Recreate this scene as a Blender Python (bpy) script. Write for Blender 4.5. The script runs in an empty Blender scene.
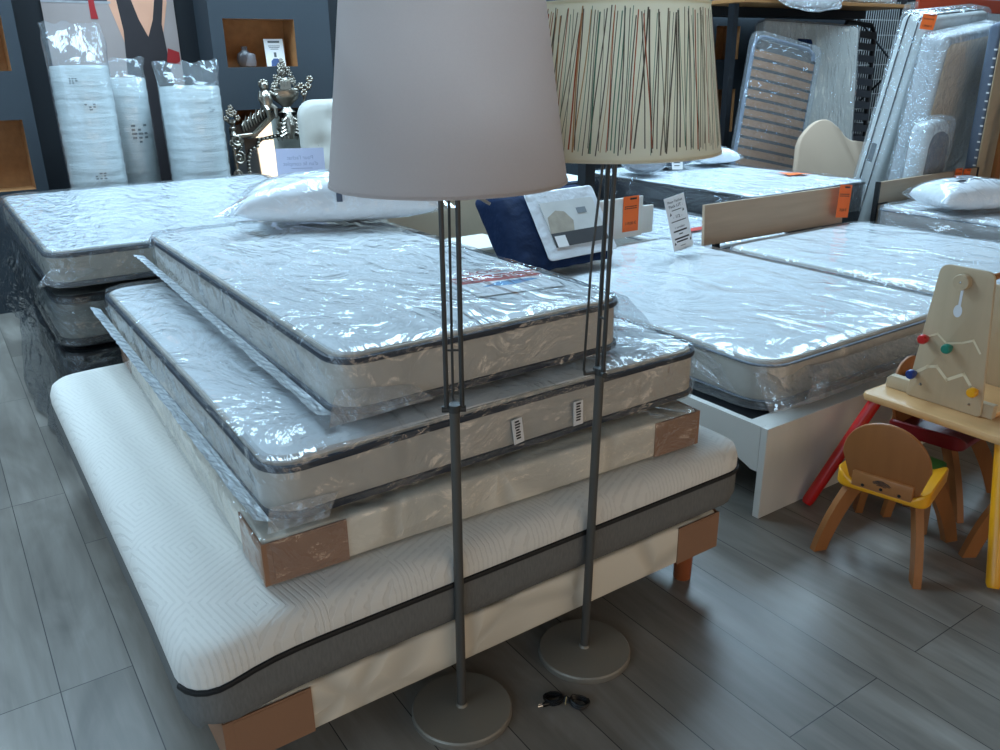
import bpy, bmesh, math, random
from mathutils import Vector, Matrix, noise
random.seed(7)
PI = math.pi
SC = bpy.context.scene
COL = SC.collection
A0 = math.radians(34.0)                       # the shop's own axes: u runs along the back wall, v towards it
UX, UY = math.cos(A0), math.sin(A0)
def W(u, v, z=0.0):
    return Vector((u*UX - v*UY, u*UY + v*UX, z))

# ------------------------------------------------------------------ materials
MATS = {}
def _nt(name):
    m = bpy.data.materials.new(name); m.use_nodes = True
    nt = m.node_tree; nt.nodes.clear()
    out = nt.nodes.new('ShaderNodeOutputMaterial')
    return m, nt, out
def node(nt, typ, **kw):
    n = nt.nodes.new(typ)
    for k, v in kw.items():
        if k.startswith('i_'):
            key = k[2:]
            key = int(key) if key.isdigit() else key.replace('_', ' ')
            n.inputs[key].default_value = v
        else:
            setattr(n, k, v)
    return n
def rgb(r, g, b):                              # from 8-bit sRGB to linear
    def f(c):
        c /= 255.0
        return c/12.92 if c <= 0.04045 else ((c+0.055)/1.055)**2.4
    return (f(r), f(g), f(b), 1.0)
def scaled(c, k):
    return (c[0]*k, c[1]*k, c[2]*k, 1.0)
def mat(name, col, rough=0.6, metal=0.0, vary=0.12, vscale=(6, 6, 6), bump=0.0, bscale=(60, 60, 60), spec=0.5, coat=0.0, coat_rough=0.1, dist=0.01, detail=3.0, transl=0.0, sheen=0.0):
    if name in MATS: return MATS[name]
    m, nt, out = _nt(name)
    p = node(nt, 'ShaderNodeBsdfPrincipled'); p.inputs['Roughness'].default_value = rough
    p.inputs['Metallic'].default_value = metal
    p.inputs['Specular IOR Level'].default_value = spec
    p.inputs['Coat Weight'].default_value = coat; p.inputs['Coat Roughness'].default_value = coat_rough
    p.inputs['Sheen Weight'].default_value = sheen
    tc = node(nt, 'ShaderNodeTexCoord')
    mp = node(nt, 'ShaderNodeMapping'); mp.inputs['Scale'].default_value = vscale
    nz = node(nt, 'ShaderNodeTexNoise'); nz.inputs['Scale'].default_value = 1.0; nz.inputs['Detail'].default_value = detail
    cr = node(nt, 'ShaderNodeMix', data_type='RGBA')
    cr.inputs['A'].default_value = scaled(col, 1 - vary); cr.inputs['B'].default_value = scaled(col, 1 + vary)
    L = nt.links.new
    L(tc.outputs['Object'], mp.inputs['Vector']); L(mp.outputs['Vector'], nz.inputs['Vector'])
    L(nz.outputs['Fac'], cr.inputs['Factor']); L(cr.outputs['Result'], p.inputs['Base Color'])
    if bump > 0:
        mp2 = node(nt, 'ShaderNodeMapping'); mp2.inputs['Scale'].default_value = bscale
        n2 = node(nt, 'ShaderNodeTexNoise'); n2.inputs['Scale'].default_value = 1.0; n2.inputs['Detail'].default_value = 2.0
        b = node(nt, 'ShaderNodeBump'); b.inputs['Strength'].default_value = bump; b.inputs['Distance'].default_value = dist
        L(tc.outputs['Object'], mp2.inputs['Vector']); L(mp2.outputs['Vector'], n2.inputs['Vector'])
        L(n2.outputs['Fac'], b.inputs['Height']); L(b.outputs['Normal'], p.inputs['Normal'])
    sh = p.outputs[0]
    if transl > 0:
        t = node(nt, 'ShaderNodeBsdfTranslucent'); L(cr.outputs['Result'], t.inputs['Color'])
        mx = node(nt, 'ShaderNodeMixShader'); mx.inputs[0].default_value = transl
        L(p.outputs[0], mx.inputs[1]); L(t.outputs[0], mx.inputs[2]); sh = mx.outputs[0]
    L(sh, out.inputs['Surface'])
    MATS[name] = m
    return m
def film_mat(name, haze=0.10, tint=(0.93, 0.95, 0.97), rough=0.10, bscale=(9, 4, 9), bump=0.6, gl=1.0, base=0.09, hazecol=(0.8, 0.83, 0.86)):
    """clear polythene: see-through, a little milky, shiny on its creases"""
    if name in MATS: return MATS[name]
    m, nt, out = _nt(name); L = nt.links.new
    tr = node(nt, 'ShaderNodeBsdfTransparent'); tr.inputs['Color'].default_value = (*tint, 1)
    gs = node(nt, 'ShaderNodeBsdfGlossy'); gs.inputs['Roughness'].default_value = rough; gs.inputs['Color'].default_value = (gl, gl, gl, 1)
    df = node(nt, 'ShaderNodeBsdfDiffuse'); df.inputs['Color'].default_value = (*hazecol, 1)
    tc = node(nt, 'ShaderNodeTexCoord')
    mp = node(nt, 'ShaderNodeMapping'); mp.inputs['Scale'].default_value = bscale
    nz = node(nt, 'ShaderNodeTexNoise'); nz.inputs['Scale'].default_value = 1.0; nz.inputs['Detail'].default_value = 4.0; nz.inputs['Distortion'].default_value = 1.2; nz.inputs['Roughness'].default_value = 0.55
    mp2 = node(nt, 'ShaderNodeMapping'); mp2.inputs['Scale'].default_value = tuple(s*3.3 for s in bscale)
    vz = node(nt, 'ShaderNodeTexVoronoi', feature='SMOOTH_F1'); vz.inputs['Scale'].default_value = 1.0; vz.inputs['Smoothness'].default_value = 0.35
    ad = node(nt, 'ShaderNodeMath', operation='MULTIPLY_ADD'); ad.inputs[1].default_value = 0.16
    b = node(nt, 'ShaderNodeBump'); b.inputs['Strength'].default_value = bump; b.inputs['Distance'].default_value = 0.07
    L(tc.outputs['Object'], mp.inputs['Vector']); L(mp.outputs['Vector'], nz.inputs['Vector'])
    L(tc.outputs['Object'], mp2.inputs['Vector']); L(mp2.outputs['Vector'], vz.inputs['Vector'])
    L(vz.outputs['Distance'], ad.inputs[0]); L(nz.outputs['Fac'], ad.inputs[2]); L(ad.outputs[0], b.inputs['Height'])
    lw = node(nt, 'ShaderNodeLayerWeight')
    L(b.outputs['Normal'], lw.inputs['Normal']); L(b.outputs['Normal'], gs.inputs['Normal'])
    pw = node(nt, 'ShaderNodeMath', operation='POWER'); pw.inputs[1].default_value = 4.5; L(lw.outputs['Facing'], pw.inputs[0])
    mm = node(nt, 'ShaderNodeMath', operation='MULTIPLY_ADD'); mm.inputs[1].default_value = 0.75; mm.inputs[2].default_value = base; mm.use_clamp = True
    L(pw.outputs[0], mm.inputs[0])
    m1 = node(nt, 'ShaderNodeMixShader'); m1.inputs[0].default_value = haze
    L(tr.outputs[0], m1.inputs[1]); L(df.outputs[0], m1.inputs[2])
    m2 = node(nt, 'ShaderNodeMixShader'); L(mm.outputs[0], m2.inputs[0]); L(m1.outputs[0], m2.inputs[1]); L(gs.outputs[0], m2.inputs[2])
    L(m2.outputs[0], out.inputs['Surface'])
    MATS[name] = m
    return m
def emit_mat(name, col, strength):
    m, nt, out = _nt(name)
    e = node(nt, 'ShaderNodeEmission'); e.inputs['Color'].default_value = (*col, 1); e.inputs['Strength'].default_value = strength
    nt.links.new(e.outputs[0], out.inputs['Surface']); MATS[name] = m
    return m
def wood_mat(name, col, axis='x', rough=0.45, contrast=0.25, scale=1.0, spec=0.4, coat=0.0):
    """grain stretched along one local axis"""
    s = {'x': (2, 28, 28), 'y': (28, 2, 28), 'z': (28, 28, 2)}[axis]
    return mat(name, col, rough, 0, contrast, tuple(k*scale for k in s), 0.08, tuple(k*scale*2 for k in s), spec, coat, 0.15, 0.004, 5.0)
def floor_mat():
    m, nt, out = _nt('grey laminate planks'); L = nt.links.new
    p = node(nt, 'ShaderNodeBsdfPrincipled'); p.inputs['Specular IOR Level'].default_value = 0.45
    g = node(nt, 'ShaderNodeNewGeometry')
    mp = node(nt, 'ShaderNodeMapping', vector_type='TEXTURE'); mp.inputs['Rotation'].default_value = (0, 0, A0 + PI/2)
    sh = node(nt, 'ShaderNodeMapping'); sh.inputs['Location'].default_value = (0.31, 1.3573 + 0.1925*40, 0)
    L(g.outputs['Position'], mp.inputs['Vector']); L(mp.outputs[0], sh.inputs['Vector'])      # x along v, y along -u
    br = node(nt, 'ShaderNodeTexBrick'); br.offset = 0.37; br.offset_frequency = 3; br.squash = 1.0
    for k, v in (('Scale', 1.0), ('Mortar Size', 0.0016), ('Mortar Smooth', 0.2), ('Bias', 0.0), ('Brick Width', 1.285), ('Row Height', 0.1925)):
        br.inputs[k].default_value = v
    br.inputs['Color1'].default_value = (0.0, 0.0, 0.0, 1); br.inputs['Color2'].default_value = (1, 1, 1, 1); br.inputs['Mortar'].default_value = (0.5, 0.5, 0.5, 1)
    L(sh.outputs[0], br.inputs['Vector'])
    # grain, different on every plank
    sc = node(nt, 'ShaderNodeMapping'); sc.inputs['Scale'].default_value = (1.6, 22, 1)
    off = node(nt, 'ShaderNodeVectorMath', operation='MULTIPLY_ADD'); off.inputs[1].default_value = (13.7, 7.1, 5.0)
    L(br.outputs['Color'], off.inputs[0]); L(sh.outputs[0], off.inputs[2]); L(off.outputs[0], sc.inputs['Vector'])
    nz = node(nt, 'ShaderNodeTexNoise'); nz.inputs['Scale'].default_value = 1.0; nz.inputs['Detail'].default_value = 6; nz.inputs['Roughness'].default_value = 0.62; nz.inputs['Distortion'].default_value = 0.6
    L(sc.outputs[0], nz.inputs['Vector'])
    sc2 = node(nt, 'ShaderNodeMapping'); sc2.inputs['Scale'].default_value = (1.3, 5.0, 1)
    L(off.outputs[0], sc2.inputs['Vector'])
    n2 = node(nt, 'ShaderNodeTexNoise'); n2.inputs['Scale'].default_value = 1.0; n2.inputs['Detail'].default_value = 3; n2.inputs['Distortion'].default_value = 1.5
    L(sc2.outputs[0], n2.inputs['Vector'])
    mix = node(nt, 'ShaderNodeMath', operation='MULTIPLY_ADD'); mix.inputs[1].default_value = 0.66
    L(n2.outputs['Fac'], mix.inputs[0])
    h = node(nt, 'ShaderNodeMath', operation='MULTIPLY'); h.inputs[1].default_value = 0.34
    L(nz.outputs['Fac'], h.inputs[0]); L(h.outputs[0], mix.inputs[2])
    ramp = node(nt, 'ShaderNodeValToRGB')
    e = ramp.color_ramp.elements
    e[0].position = 0.26; e[0].color = rgb(100, 94, 87)
    e[1].position = 0.72; e[1].color = rgb(155, 149, 141)
    e2 = ramp.color_ramp.elements.new(0.5); e2.color = rgb(130, 124, 116)
    L(mix.outputs[0], ramp.inputs[0])
    tone = node(nt, 'ShaderNodeMix', data_type='RGBA', blend_type='MULTIPLY'); tone.inputs['Factor'].default_value = 1.0
    tr = node(nt, 'ShaderNodeMapRange'); tr.inputs['To Min'].default_value = 0.86; tr.inputs['To Max'].default_value = 1.1
    L(br.outputs['Color'], tr.inputs['Value']); L(ramp.outputs[0], tone.inputs['A']); L(tr.outputs[0], tone.inputs['B'])
    seam = node(nt, 'ShaderNodeMix', data_type='RGBA'); seam.inputs['B'].default_value = rgb(48, 46, 44)
    L(br.outputs['Fac'], seam.inputs['Factor']); L(tone.outputs['Result'], seam.inputs['A'])
    L(seam.outputs['Result'], p.inputs['Base Color'])
    rr = node(nt, 'ShaderNodeMapRange'); rr.inputs['To Min'].default_value = 0.30; rr.inputs['To Max'].default_value = 0.46
    L(nz.outputs['Fac'], rr.inputs['Value']); L(rr.outputs[0], p.inputs['Roughness'])
    b = node(nt, 'ShaderNodeBump'); b.inputs['Strength'].default_value = 0.15; b.inputs['Distance'].default_value = 0.004
    L(mix.outputs[0], b.inputs['Height']); L(b.outputs[0], p.inputs['Normal'])
    L(p.outputs[0], out.inputs['Surface'])
    return m
def knit_mat():
    """cream stretch knit: short dashes that run in nested lozenges"""
    m, nt, out = _nt('cream chevron knit'); L = nt.links.new
    p = node(nt, 'ShaderNodeBsdfPrincipled'); p.inputs['Roughness'].default_value = 0.85; p.inputs['Specular IOR Level'].default_value = 0.15
    tc = node(nt, 'ShaderNodeTexCoord')
    rot = node(nt, 'ShaderNodeMapping'); rot.inputs['Rotation'].default_value = (0, 0, 0.5); rot.inputs['Scale'].default_value = (3.4, 2.1, 0.0)
    L(tc.outputs['Object'], rot.inputs['Vector'])
    vo = node(nt, 'ShaderNodeTexVoronoi', distance='MANHATTAN'); vo.inputs['Randomness'].default_value = 0.0; vo.inputs['Scale'].default_value = 1.0
    L(rot.outputs[0], vo.inputs['Vector'])
    k = node(nt, 'ShaderNodeMath', operation='MULTIPLY'); k.inputs[1].default_value = 2*PI*15; L(vo.outputs['Distance'], k.inputs[0])
    s = node(nt, 'ShaderNodeMath', operation='SINE'); L(k.outputs[0], s.inputs[0])
    dm = node(nt, 'ShaderNodeMapping'); dm.inputs['Scale'].default_value = (46, 46, 46); L(tc.outputs['Object'], dm.inputs['Vector'])
    dn = node(nt, 'ShaderNodeTexVoronoi'); dn.inputs['Scale'].default_value = 1.0; L(dm.outputs[0], dn.inputs['Vector'])
    dd = node(nt, 'ShaderNodeMath', operation='MULTIPLY'); L(s.outputs[0], dd.inputs[0]); L(dn.outputs['Distance'], dd.inputs[1])
    mr = node(nt, 'ShaderNodeMapRange'); mr.inputs['From Min'].default_value = -0.42; mr.inputs['From Max'].default_value = -0.12
    L(dd.outputs[0], mr.inputs['Value'])
    cm = node(nt, 'ShaderNodeMix', data_type='RGBA'); cm.inputs['A'].default_value = rgb(219, 216, 209); cm.inputs['B'].default_value = rgb(226, 223, 216)
    L(mr.outputs[0], cm.inputs['Factor']); L(cm.outputs['Result'], p.inputs['Base Color'])
    b = node(nt, 'ShaderNodeBump'); b.inputs['Strength'].default_value = 0.28; b.inputs['Distance'].default_value = 0.004
    L(mr.outputs[0], b.inputs['Height']); L(b.outputs[0], p.inputs['Normal'])
    L(p.outputs[0], out.inputs['Surface'])
    return m
def quilt_mat(name, col, k=7.0, strength=0.6):
    """fabric quilted in broad waves"""
    m, nt, out = _nt(name); L = nt.links.new
    p = node(nt, 'ShaderNodeBsdfPrincipled'); p.inputs['Roughness'].default_value = 0.75; p.inputs['Specular IOR Level'].default_value = 0.25
    tc = node(nt, 'ShaderNodeTexCoord'); mp = node(nt, 'ShaderNodeMapping'); mp.inputs['Scale'].default_value = (k, k, k)
    nz = node(nt, 'ShaderNodeTexNoise'); nz.inputs['Scale'].default_value = 0.7; nz.inputs['Detail'].default_value = 1
    vo = node(nt, 'ShaderNodeTexVoronoi', feature='DISTANCE_TO_EDGE'); vo.inputs['Scale'].default_value = 1.0
    mx = node(nt, 'ShaderNodeMix', data_type='VECTOR'); mx.inputs['Factor'].default_value = 0.25
    L(tc.outputs['Object'], mp.inputs['Vector']); L(mp.outputs[0], nz.inputs['Vector']); L(mp.outputs[0], mx.inputs['A']); L(nz.outputs['Color'], mx.inputs['B'])
    L(mx.outputs['Result'], vo.inputs['Vector'])
    mr = node(nt, 'ShaderNodeMapRange', interpolation_type='SMOOTHSTEP'); mr.inputs['From Max'].default_value = 0.16; L(vo.outputs['Distance'], mr.inputs['Value'])
    cm = node(nt, 'ShaderNodeMix', data_type='RGBA'); cm.inputs['A'].default_value = scaled(col, 0.78); cm.inputs['B'].default_value = col
    L(mr.outputs[0], cm.inputs['Factor']); L(cm.outputs['Result'], p.inputs['Base Color'])
    b = node(nt, 'ShaderNodeBump'); b.inputs['Strength'].default_value = strength; b.inputs['Distance'].default_value = 0.012
    L(mr.outputs[0], b.inputs['Height']); L(b.outputs[0], p.inputs['Normal'])
    L(p.outputs[0], out.inputs['Surface']); MATS[name] = m
    return m

# ------------------------------------------------------------------ mesh helpers
def obj(name, bm, m, parent=None, smooth=True, loc=None, rot=None, angle=40):
    me = bpy.data.meshes.new(name)
    bmesh.ops.recalc_face_normals(bm, faces=bm.faces[:])
    bm.to_mesh(me); bm.free()
    for mm in (m if isinstance(m, (list, tuple)) else [m]): me.materials.append(mm)
    if smooth:
        me.polygons.foreach_set('use_smooth', [True]*len(me.polygons))
        try: me.set_sharp_from_angle(angle=math.radians(angle))
        except Exception: pass
    o = bpy.data.objects.new(name, me); COL.objects.link(o)
    if parent is not None: o.parent = parent
    if loc is not None: o.location = loc
    if rot is not None: o.rotation_euler = rot
    return o
def tag(o, label, cat, group=None, kind=None):
    o['label'] = label; o['category'] = cat
    if group: o['group'] = group
    if kind: o['kind'] = kind
    return o
def thing(name, label, cat, loc=(0, 0, 0), rotz=0.0, group=None, rot=None):
    o = bpy.data.objects.new(name, None); COL.objects.link(o)
    o.empty_display_size = 0.05
    o.location = loc; o.rotation_euler = rot if rot else (0, 0, rotz)
    return tag(o, label, cat, group)
def struct(name, bm, m, smooth=False):
    o = obj(name, bm, m, None, smooth); o['kind'] = 'structure'
    return o
def copy_tree(o, parent=None):
    c = o.copy(); COL.objects.link(c)
    if parent is not None: c.parent = parent
    for ch in [x for x in o.children]: copy_tree(ch, c)
    return c
def B(): return bmesh.new()
def xform(bm, verts, M): bmesh.ops.transform(bm, matrix=M, verts=verts)
def box(bm, x0, y0, z0, x1, y1, z1, bev=0.0, seg=2, M=None, mi=0):
    r = bmesh.ops.create_cube(bm, size=1.0)
    vs = r['verts']
    for v in vs:
        v.co = Vector(((x0+x1)/2 + v.co.x*(x1-x0), (y0+y1)/2 + v.co.y*(y1-y0), (z0+z1)/2 + v.co.z*(z1-z0)))
    fs = set(f for v in vs for f in v.link_faces)
    if bev > 0:
        es = list(set(e for v in vs for e in v.link_edges))
        g = bmesh.ops.bevel(bm, geom=es, offset=min(bev, 0.49*min(abs(x1-x0), abs(y1-y0), abs(z1-z0))), segments=seg, profile=0.5, affect='EDGES')
        vs = list(set(v for v in vs if v.is_valid) | set(g['verts'])); fs = set(f for v in vs for f in v.link_faces)
    for f in fs: f.material_index = mi
    if M is not None: xform(bm, vs, M)
    return vs
def obox(bm, c, ax, ay, az, M=None, bev=0.0):
    """box at centre c with half-vectors"""
    vs = box(bm, -1, -1, -1, 1, 1, 1)
    for v in vs: v.co = c + ax*v.co.x + ay*v.co.y + az*v.co.z
    return vs
def prism(bm, pts, h, M=None, bev=0.0, mi=0):
    """outline in the xy plane (x,y), raised by h along z"""
    vs = [bm.verts.new((p[0], p[1], 0)) for p in pts]
    f = bm.faces.new(vs)
    r = bmesh.ops.extrude_face_region(bm, geom=[f])
    top = [g for g in r['geom'] if isinstance(g, bmesh.types.BMVert)]
    for v in top: v.co.z += h
    allv = vs + top
    if bev > 0:
        es = list(set(e for v in allv for e in v.link_edges if not (e.verts[0] in vs) ^ (e.verts[1] in vs)))
        g = bmesh.ops.bevel(bm, geom=es, offset=bev, segments=2, profile=0.5, affect='EDGES')
        allv = list(set([v for v in allv if v.is_valid]) | set(g['verts']))
    for f in set(f for v in allv for f in v.link_faces): f.material_index = mi
    if M is not None: xform(bm, allv, M)
    return allv
def tube(bm, pts, r, seg=10, closed=False, caps=True, rz=None, mi=0):
    pts = [Vector(p) for p in pts]
    n = len(pts); rings = []
    rr = r if isinstance(r, (list, tuple)) else [r]*n
    prev = None
    for i, p in enumerate(pts):
        a = pts[(i-1) % n] if (closed or i > 0) else p
        b = pts[(i+1) % n] if (closed or i < n-1) else p
        t = (b - a)
        t = t.normalized() if t.length > 1e-9 else Vector((0, 0, 1))
        if rz is not None:
            up = Vector((0, 0, 1)); s = t.cross(up).normalized()
        elif prev is None:
            ref = Vector((0, 0, 1)) if abs(t.z) < 0.9 else Vector((1, 0, 0))
            s = t.cross(ref).normalized(); up = s.cross(t).normalized()
        else:
            s = (prev - t*prev.dot(t))
            s = s.normalized() if s.length > 1e-6 else t.orthogonal().normalized()
            up = s.cross(t).normalized()
        prev = s
        k2 = rz if rz is not None else rr[i]
        rings.append([bm.verts.new(p + s*math.cos(2*PI*j/seg)*rr[i] + up*math.sin(2*PI*j/seg)*k2) for j in range(seg)])
    m = n if closed else n-1
    for i in range(m):
        a, b = rings[i], rings[(i+1) % n]
        for j in range(seg):
            f = bm.faces.new((a[j], a[(j+1) % seg], b[(j+1) % seg], b[j])); f.material_index = mi
    if caps and not closed:
        for rg in (rings[0], rings[-1]):
            try: f = bm.faces.new(rg); f.material_index = mi
            except ValueError: pass
    return [v for rg in rings for v in rg]
def lathe(bm, prof, seg=32, M=None, closed_prof=False, mi=0):
    """prof: (radius, z) pairs"""
    rings = []; vs = []
    for r, z in prof:
        if r < 1e-6:
            v = bm.verts.new((0, 0, z)); rings.append([v]); vs.append(v)
        else:
            rg = [bm.verts.new((r*math.cos(2*PI*j/seg), r*math.sin(2*PI*j/seg), z)) for j in range(seg)]
            rings.append(rg); vs += rg
    m = len(rings) if closed_prof else len(rings)-1
    for i in range(m):
        a, b = rings[i], rings[(i+1) % len(rings)]
        for j in range(seg):
            if len(a) == 1 and len(b) == 1: continue
            if len(a) == 1: f = bm.faces.new((a[0], b[(j+1) % seg], b[j]))
            elif len(b) == 1: f = bm.faces.new((a[j], a[(j+1) % seg], b[0]))
            else: f = bm.faces.new((a[j], a[(j+1) % seg], b[(j+1) % seg], b[j]))
            f.material_index = mi
    if M is not None: xform(bm, vs, M)
    return vs
def ball(bm, c, r, sq=(1, 1, 1), u=10, v=7):
    g = bmesh.ops.create_uvsphere(bm, u_segments=u, v_segments=v, radius=1.0)
    for w in g['verts']: w.co = Vector(c) + Vector((w.co.x*r*sq[0], w.co.y*r*sq[1], w.co.z*r*sq[2]))
    return g['verts']
def axis_list(s, e, step):
    a = [0, e*0.12, e*0.38, e*0.7, e] if e > 1e-4 else [0.0]
    n = max(1, int(round((s - 2*e)/step)))
    mid = [e + (s - 2*e)*i/n for i in range(1, n)]
    return a + mid + [s - q for q in reversed(a)]
def rplate(bm, sx, sy, sz, R=0.06, r=0.025, step=0.05, zs=4, fn=None, o=(0, 0, 0), mi=0, rb=None):
    """soft slab: plan corners of radius R, top and bottom edges of radius r (rb below); fn moves each vertex"""
    rb = r if rb is None else rb
    xs = axis_list(sx, max(R, r), step); ys = axis_list(sy, max(R, r), step)
    def plan(x, y):
        ix = min(max(x, R), sx-R); iy = min(max(y, R), sy-R)
        dx, dy = x-ix, y-iy; L = math.hypot(dx, dy)
        if L > 1e-9:
            m = max(abs(dx), abs(dy)); return ix + dx/L*m, iy + dy/L*m
        return x, y
    V = {}
    def put(x, y, z):
        px, py = plan(x, y); p = Vector((px, py, z))
        if fn: p = fn(p)
        return bm.verts.new(p + Vector(o))
    nx, ny = len(xs), len(ys)
    top = {}; bot = {}
    for i, x in enumerate(xs):
        for j, y in enumerate(ys):
            e = min(x, sx-x, y, sy-y)
            zt = sz if e >= r else sz - r + math.sqrt(max(0, r*r - (r-e)**2))
            zb = 0 if e >= rb else rb - math.sqrt(max(0, rb*rb - (rb-e)**2))
            top[i, j] = put(x, y, zt); bot[i, j] = put(x, y, zb)
    fs = []
    for i in range(nx-1):
        for j in range(ny-1):
            fs.append(bm.faces.new((top[i, j], top[i+1, j], top[i+1, j+1], top[i, j+1])))
            fs.append(bm.faces.new((bot[i, j], bot[i, j+1], bot[i+1, j+1], bot[i+1, j])))
    loop = [(i, 0) for i in range(nx-1)] + [(nx-1, j) for j in range(ny-1)] + [(i, ny-1) for i in range(nx-1, 0, -1)] + [(0, j) for j in range(ny-1, 0, -1)]
    prev = [bot[k] for k in loop]
    for q in range(1, zs+1):
        if q == zs: cur = [top[k] for k in loop]
        else:
            t = q/zs
            cur = [put(xs[i], ys[j], rb + (sz - r - rb)*t) for (i, j) in loop]
        n = len(loop)
        for k in range(n):
            fs.append(bm.faces.new((prev[k], prev[(k+1) % n], cur[(k+1) % n], cur[k])))
        prev = cur
    for f in fs: f.material_index = mi
    return fs
def rrect(sx, sy, R, z, o=(0, 0), n=6, inset=0.0, step=0.12):
    pts = []
    x0, y0, x1, y1 = inset, inset, sx-inset, sy-inset
    for cx, cy, a0 in ((x1-R, y0+R, -PI/2), (x1-R, y1-R, 0), (x0+R, y1-R, PI/2), (x0+R, y0+R, PI)):
        for k in range(n+1):
            a = a0 + PI/2*k/n
            pts.append(Vector((cx + R*math.cos(a), cy + R*math.sin(a), z)))
    out = []
    for i, p in enumerate(pts):
        q = pts[(i+1) % len(pts)]; out.append(p)
        m = int((q-p).length/step)
        for k in range(1, m): out.append(p.lerp(q, k/m))
    return [p + Vector((o[0], o[1], 0)) for p in out]
def nz(p, s, seed=0.0):
    return noise.noise(Vector((p[0]*s + seed, p[1]*s + seed*1.7, p[2]*s - seed)))
def sheet(bm, f, nu, nv, mi=0):
    g = [[bm.verts.new(f(i/nu, j/nv)) for j in range(nv+1)] for i in range(nu+1)]
    for i in range(nu):
        for j in range(nv):
            fc = bm.faces.new((g[i][j], g[i+1][j], g[i+1][j+1], g[i][j+1])); fc.material_index = mi
def lettering(body, size, m, parent, loc, rot, align='CENTER', name='lettering', sx=1.0):
    c = bpy.data.curves.new(name, 'FONT'); c.body = body; c.size = size; c.align_x = align; c.align_y = 'CENTER'
    c.extrude = 0.0003; c.space_line = 0.95
    tmp = bpy.data.objects.new(name + '_outline', c)
    me = bpy.data.meshes.new_from_object(tmp)
    bpy.data.objects.remove(tmp); bpy.data.curves.remove(c)
    me.name = name; me.materials.clear(); me.materials.append(m)
    o = bpy.data.objects.new(name, me); COL.objects.link(o); o.parent = parent
    o.location = loc; o.rotation_euler = rot; o.scale = (sx, 1, 1)
    return o

# ------------------------------------------------------------------ shared materials
M_film = film_mat('clear polythene')
M_film_main = film_mat('clear creased polythene', haze=0.03, bscale=(4.5, 2.4, 5), bump=0.78, rough=0.075, base=0.065, tint=(.97, .98, .99))
M_film_calm = film_mat('clear smooth polythene', haze=0.05, bscale=(3.2, 2.2, 4), bump=0.40, rough=0.12, base=0.05, tint=(.97, .98, .99))
M_film_milky = film_mat('milky bunched polythene', haze=0.22, bscale=(14, 14, 14), bump=1.0, rough=0.12, base=0.16)
M_film_soft = film_mat('loose polythene', haze=0.16, bscale=(12, 12, 12), bump=0.9, rough=0.12, base=0.12)
M_film_dark = film_mat('smoky polythene', haze=0.05, tint=(0.62, 0.66, 0.7), bscale=(5, 5, 9), bump=0.9, rough=0.12, hazecol=(0.4, 0.45, 0.5))
M_seam = mat('crimped clear seam', rgb(205, 215, 222), 0.18, 0, 0.25, (40, 40, 40), 0.9, (60, 22, 60), 0.9, 0.6, 0.08, 0.02)
M_white = mat('white quilted ticking', rgb(214, 217, 218), 0.7, 0, 0.03, (4, 4, 4), 0.35, (11, 11, 11), 0.3, dist=0.03)
M_side = mat('pale grey mattress border', rgb(186, 180, 170), 0.75, 0, 0.05, (8, 8, 8), 0.15, (30, 30, 30), 0.25)
M_navytape = mat('dark navy piping tape', rgb(38, 46, 58), 0.55, 0, 0.15, (50, 50, 50))
M_blacktape = mat('black zip tape', rgb(16, 16, 18), 0.5, 0, 0.1, (80, 80, 80))
M_knit = knit_mat()
M_heather = mat('heather grey fabric', rgb(112, 112, 110), 0.9, 0, 0.22, (160, 160, 40), 0.3, (200, 200, 60), 0.15, dist=0.004)
M_damask = quilt_mat('ivory quilted damask', rgb(226, 218, 202), 6.0, 0.5)
M_card = mat('brown corrugated card', rgb(150, 113, 88), 0.7, 0, 0.08, (5, 5, 5), 0.05, (90, 90, 90), 0.3)
M_leg = wood_mat('red-brown varnished beech', rgb(150, 82, 48), 'z', 0.35, 0.15)
M_lampmetal = mat('grey lamp enamel', rgb(146, 141, 131), 0.42, 0.35, 0.06, (10, 10, 10), 0.03, (200, 200, 200))
M_lampdark = mat('dark lamp rods', rgb(66, 66, 65), 0.4, 0.45, 0.08, (20, 20, 20))
M_shade = mat('lilac grey linen shade', rgb(228, 220, 217), 0.9, 0, 0.03, (300, 300, 300), 0.1, (500, 500, 500), 0.1, dist=0.001, transl=0.62)
M_shade2 = mat('cream paper shade', rgb(246, 241, 227), 0.8, 0, 0.02, (20, 20, 20), 0, spec=0.2, transl=0.62)
M_black = mat('black plastic', rgb(14, 14, 15), 0.35, 0, 0.1)
M_chrome = mat('bright metal', rgb(200, 200, 200), 0.2, 1.0, 0.05)
M_orange = mat('orange price card', rgb(238, 104, 30), 0.6, 0, 0.05, (12, 12, 12))
M_ink = mat('black ink', rgb(28, 24, 24), 0.7, 0, 0.02)
M_paper = mat('white paper', rgb(236, 236, 236), 0.7, 0, 0.02, (10, 10, 10), transl=0.15)
M_whitelam = mat('white laminate', rgb(222, 220, 214), 0.4, 0, 0.03, (30, 4, 4), 0.03, (80, 8, 8))
M_oak = wood_mat('light oak laminate', rgb(172, 148, 124), 'x', 0.5, 0.16)
M_beech = wood_mat('honey beech', rgb(154, 98, 54), 'z', 0.4, 0.16)
M_beechx = wood_mat('honey beech across', rgb(162, 106, 60), 'x', 0.4, 0.14)
M_birch = wood_mat('pale birch top', rgb(210, 164, 112), 'y', 0.42, 0.12)
M_ply = wood_mat('pale birch ply', rgb(188, 166, 136), 'z', 0.5, 0.10)
M_yellow = mat('yellow lacquer', rgb(232, 160, 20), 0.35, 0, 0.08, (9, 9, 9), coat=0.3)
M_red = mat('red lacquer', rgb(190, 22, 20), 0.35, 0, 0.06, coat=0.3)
M_green = mat('green lacquer', rgb(60, 110, 50), 0.4, 0, 0.06)
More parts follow.
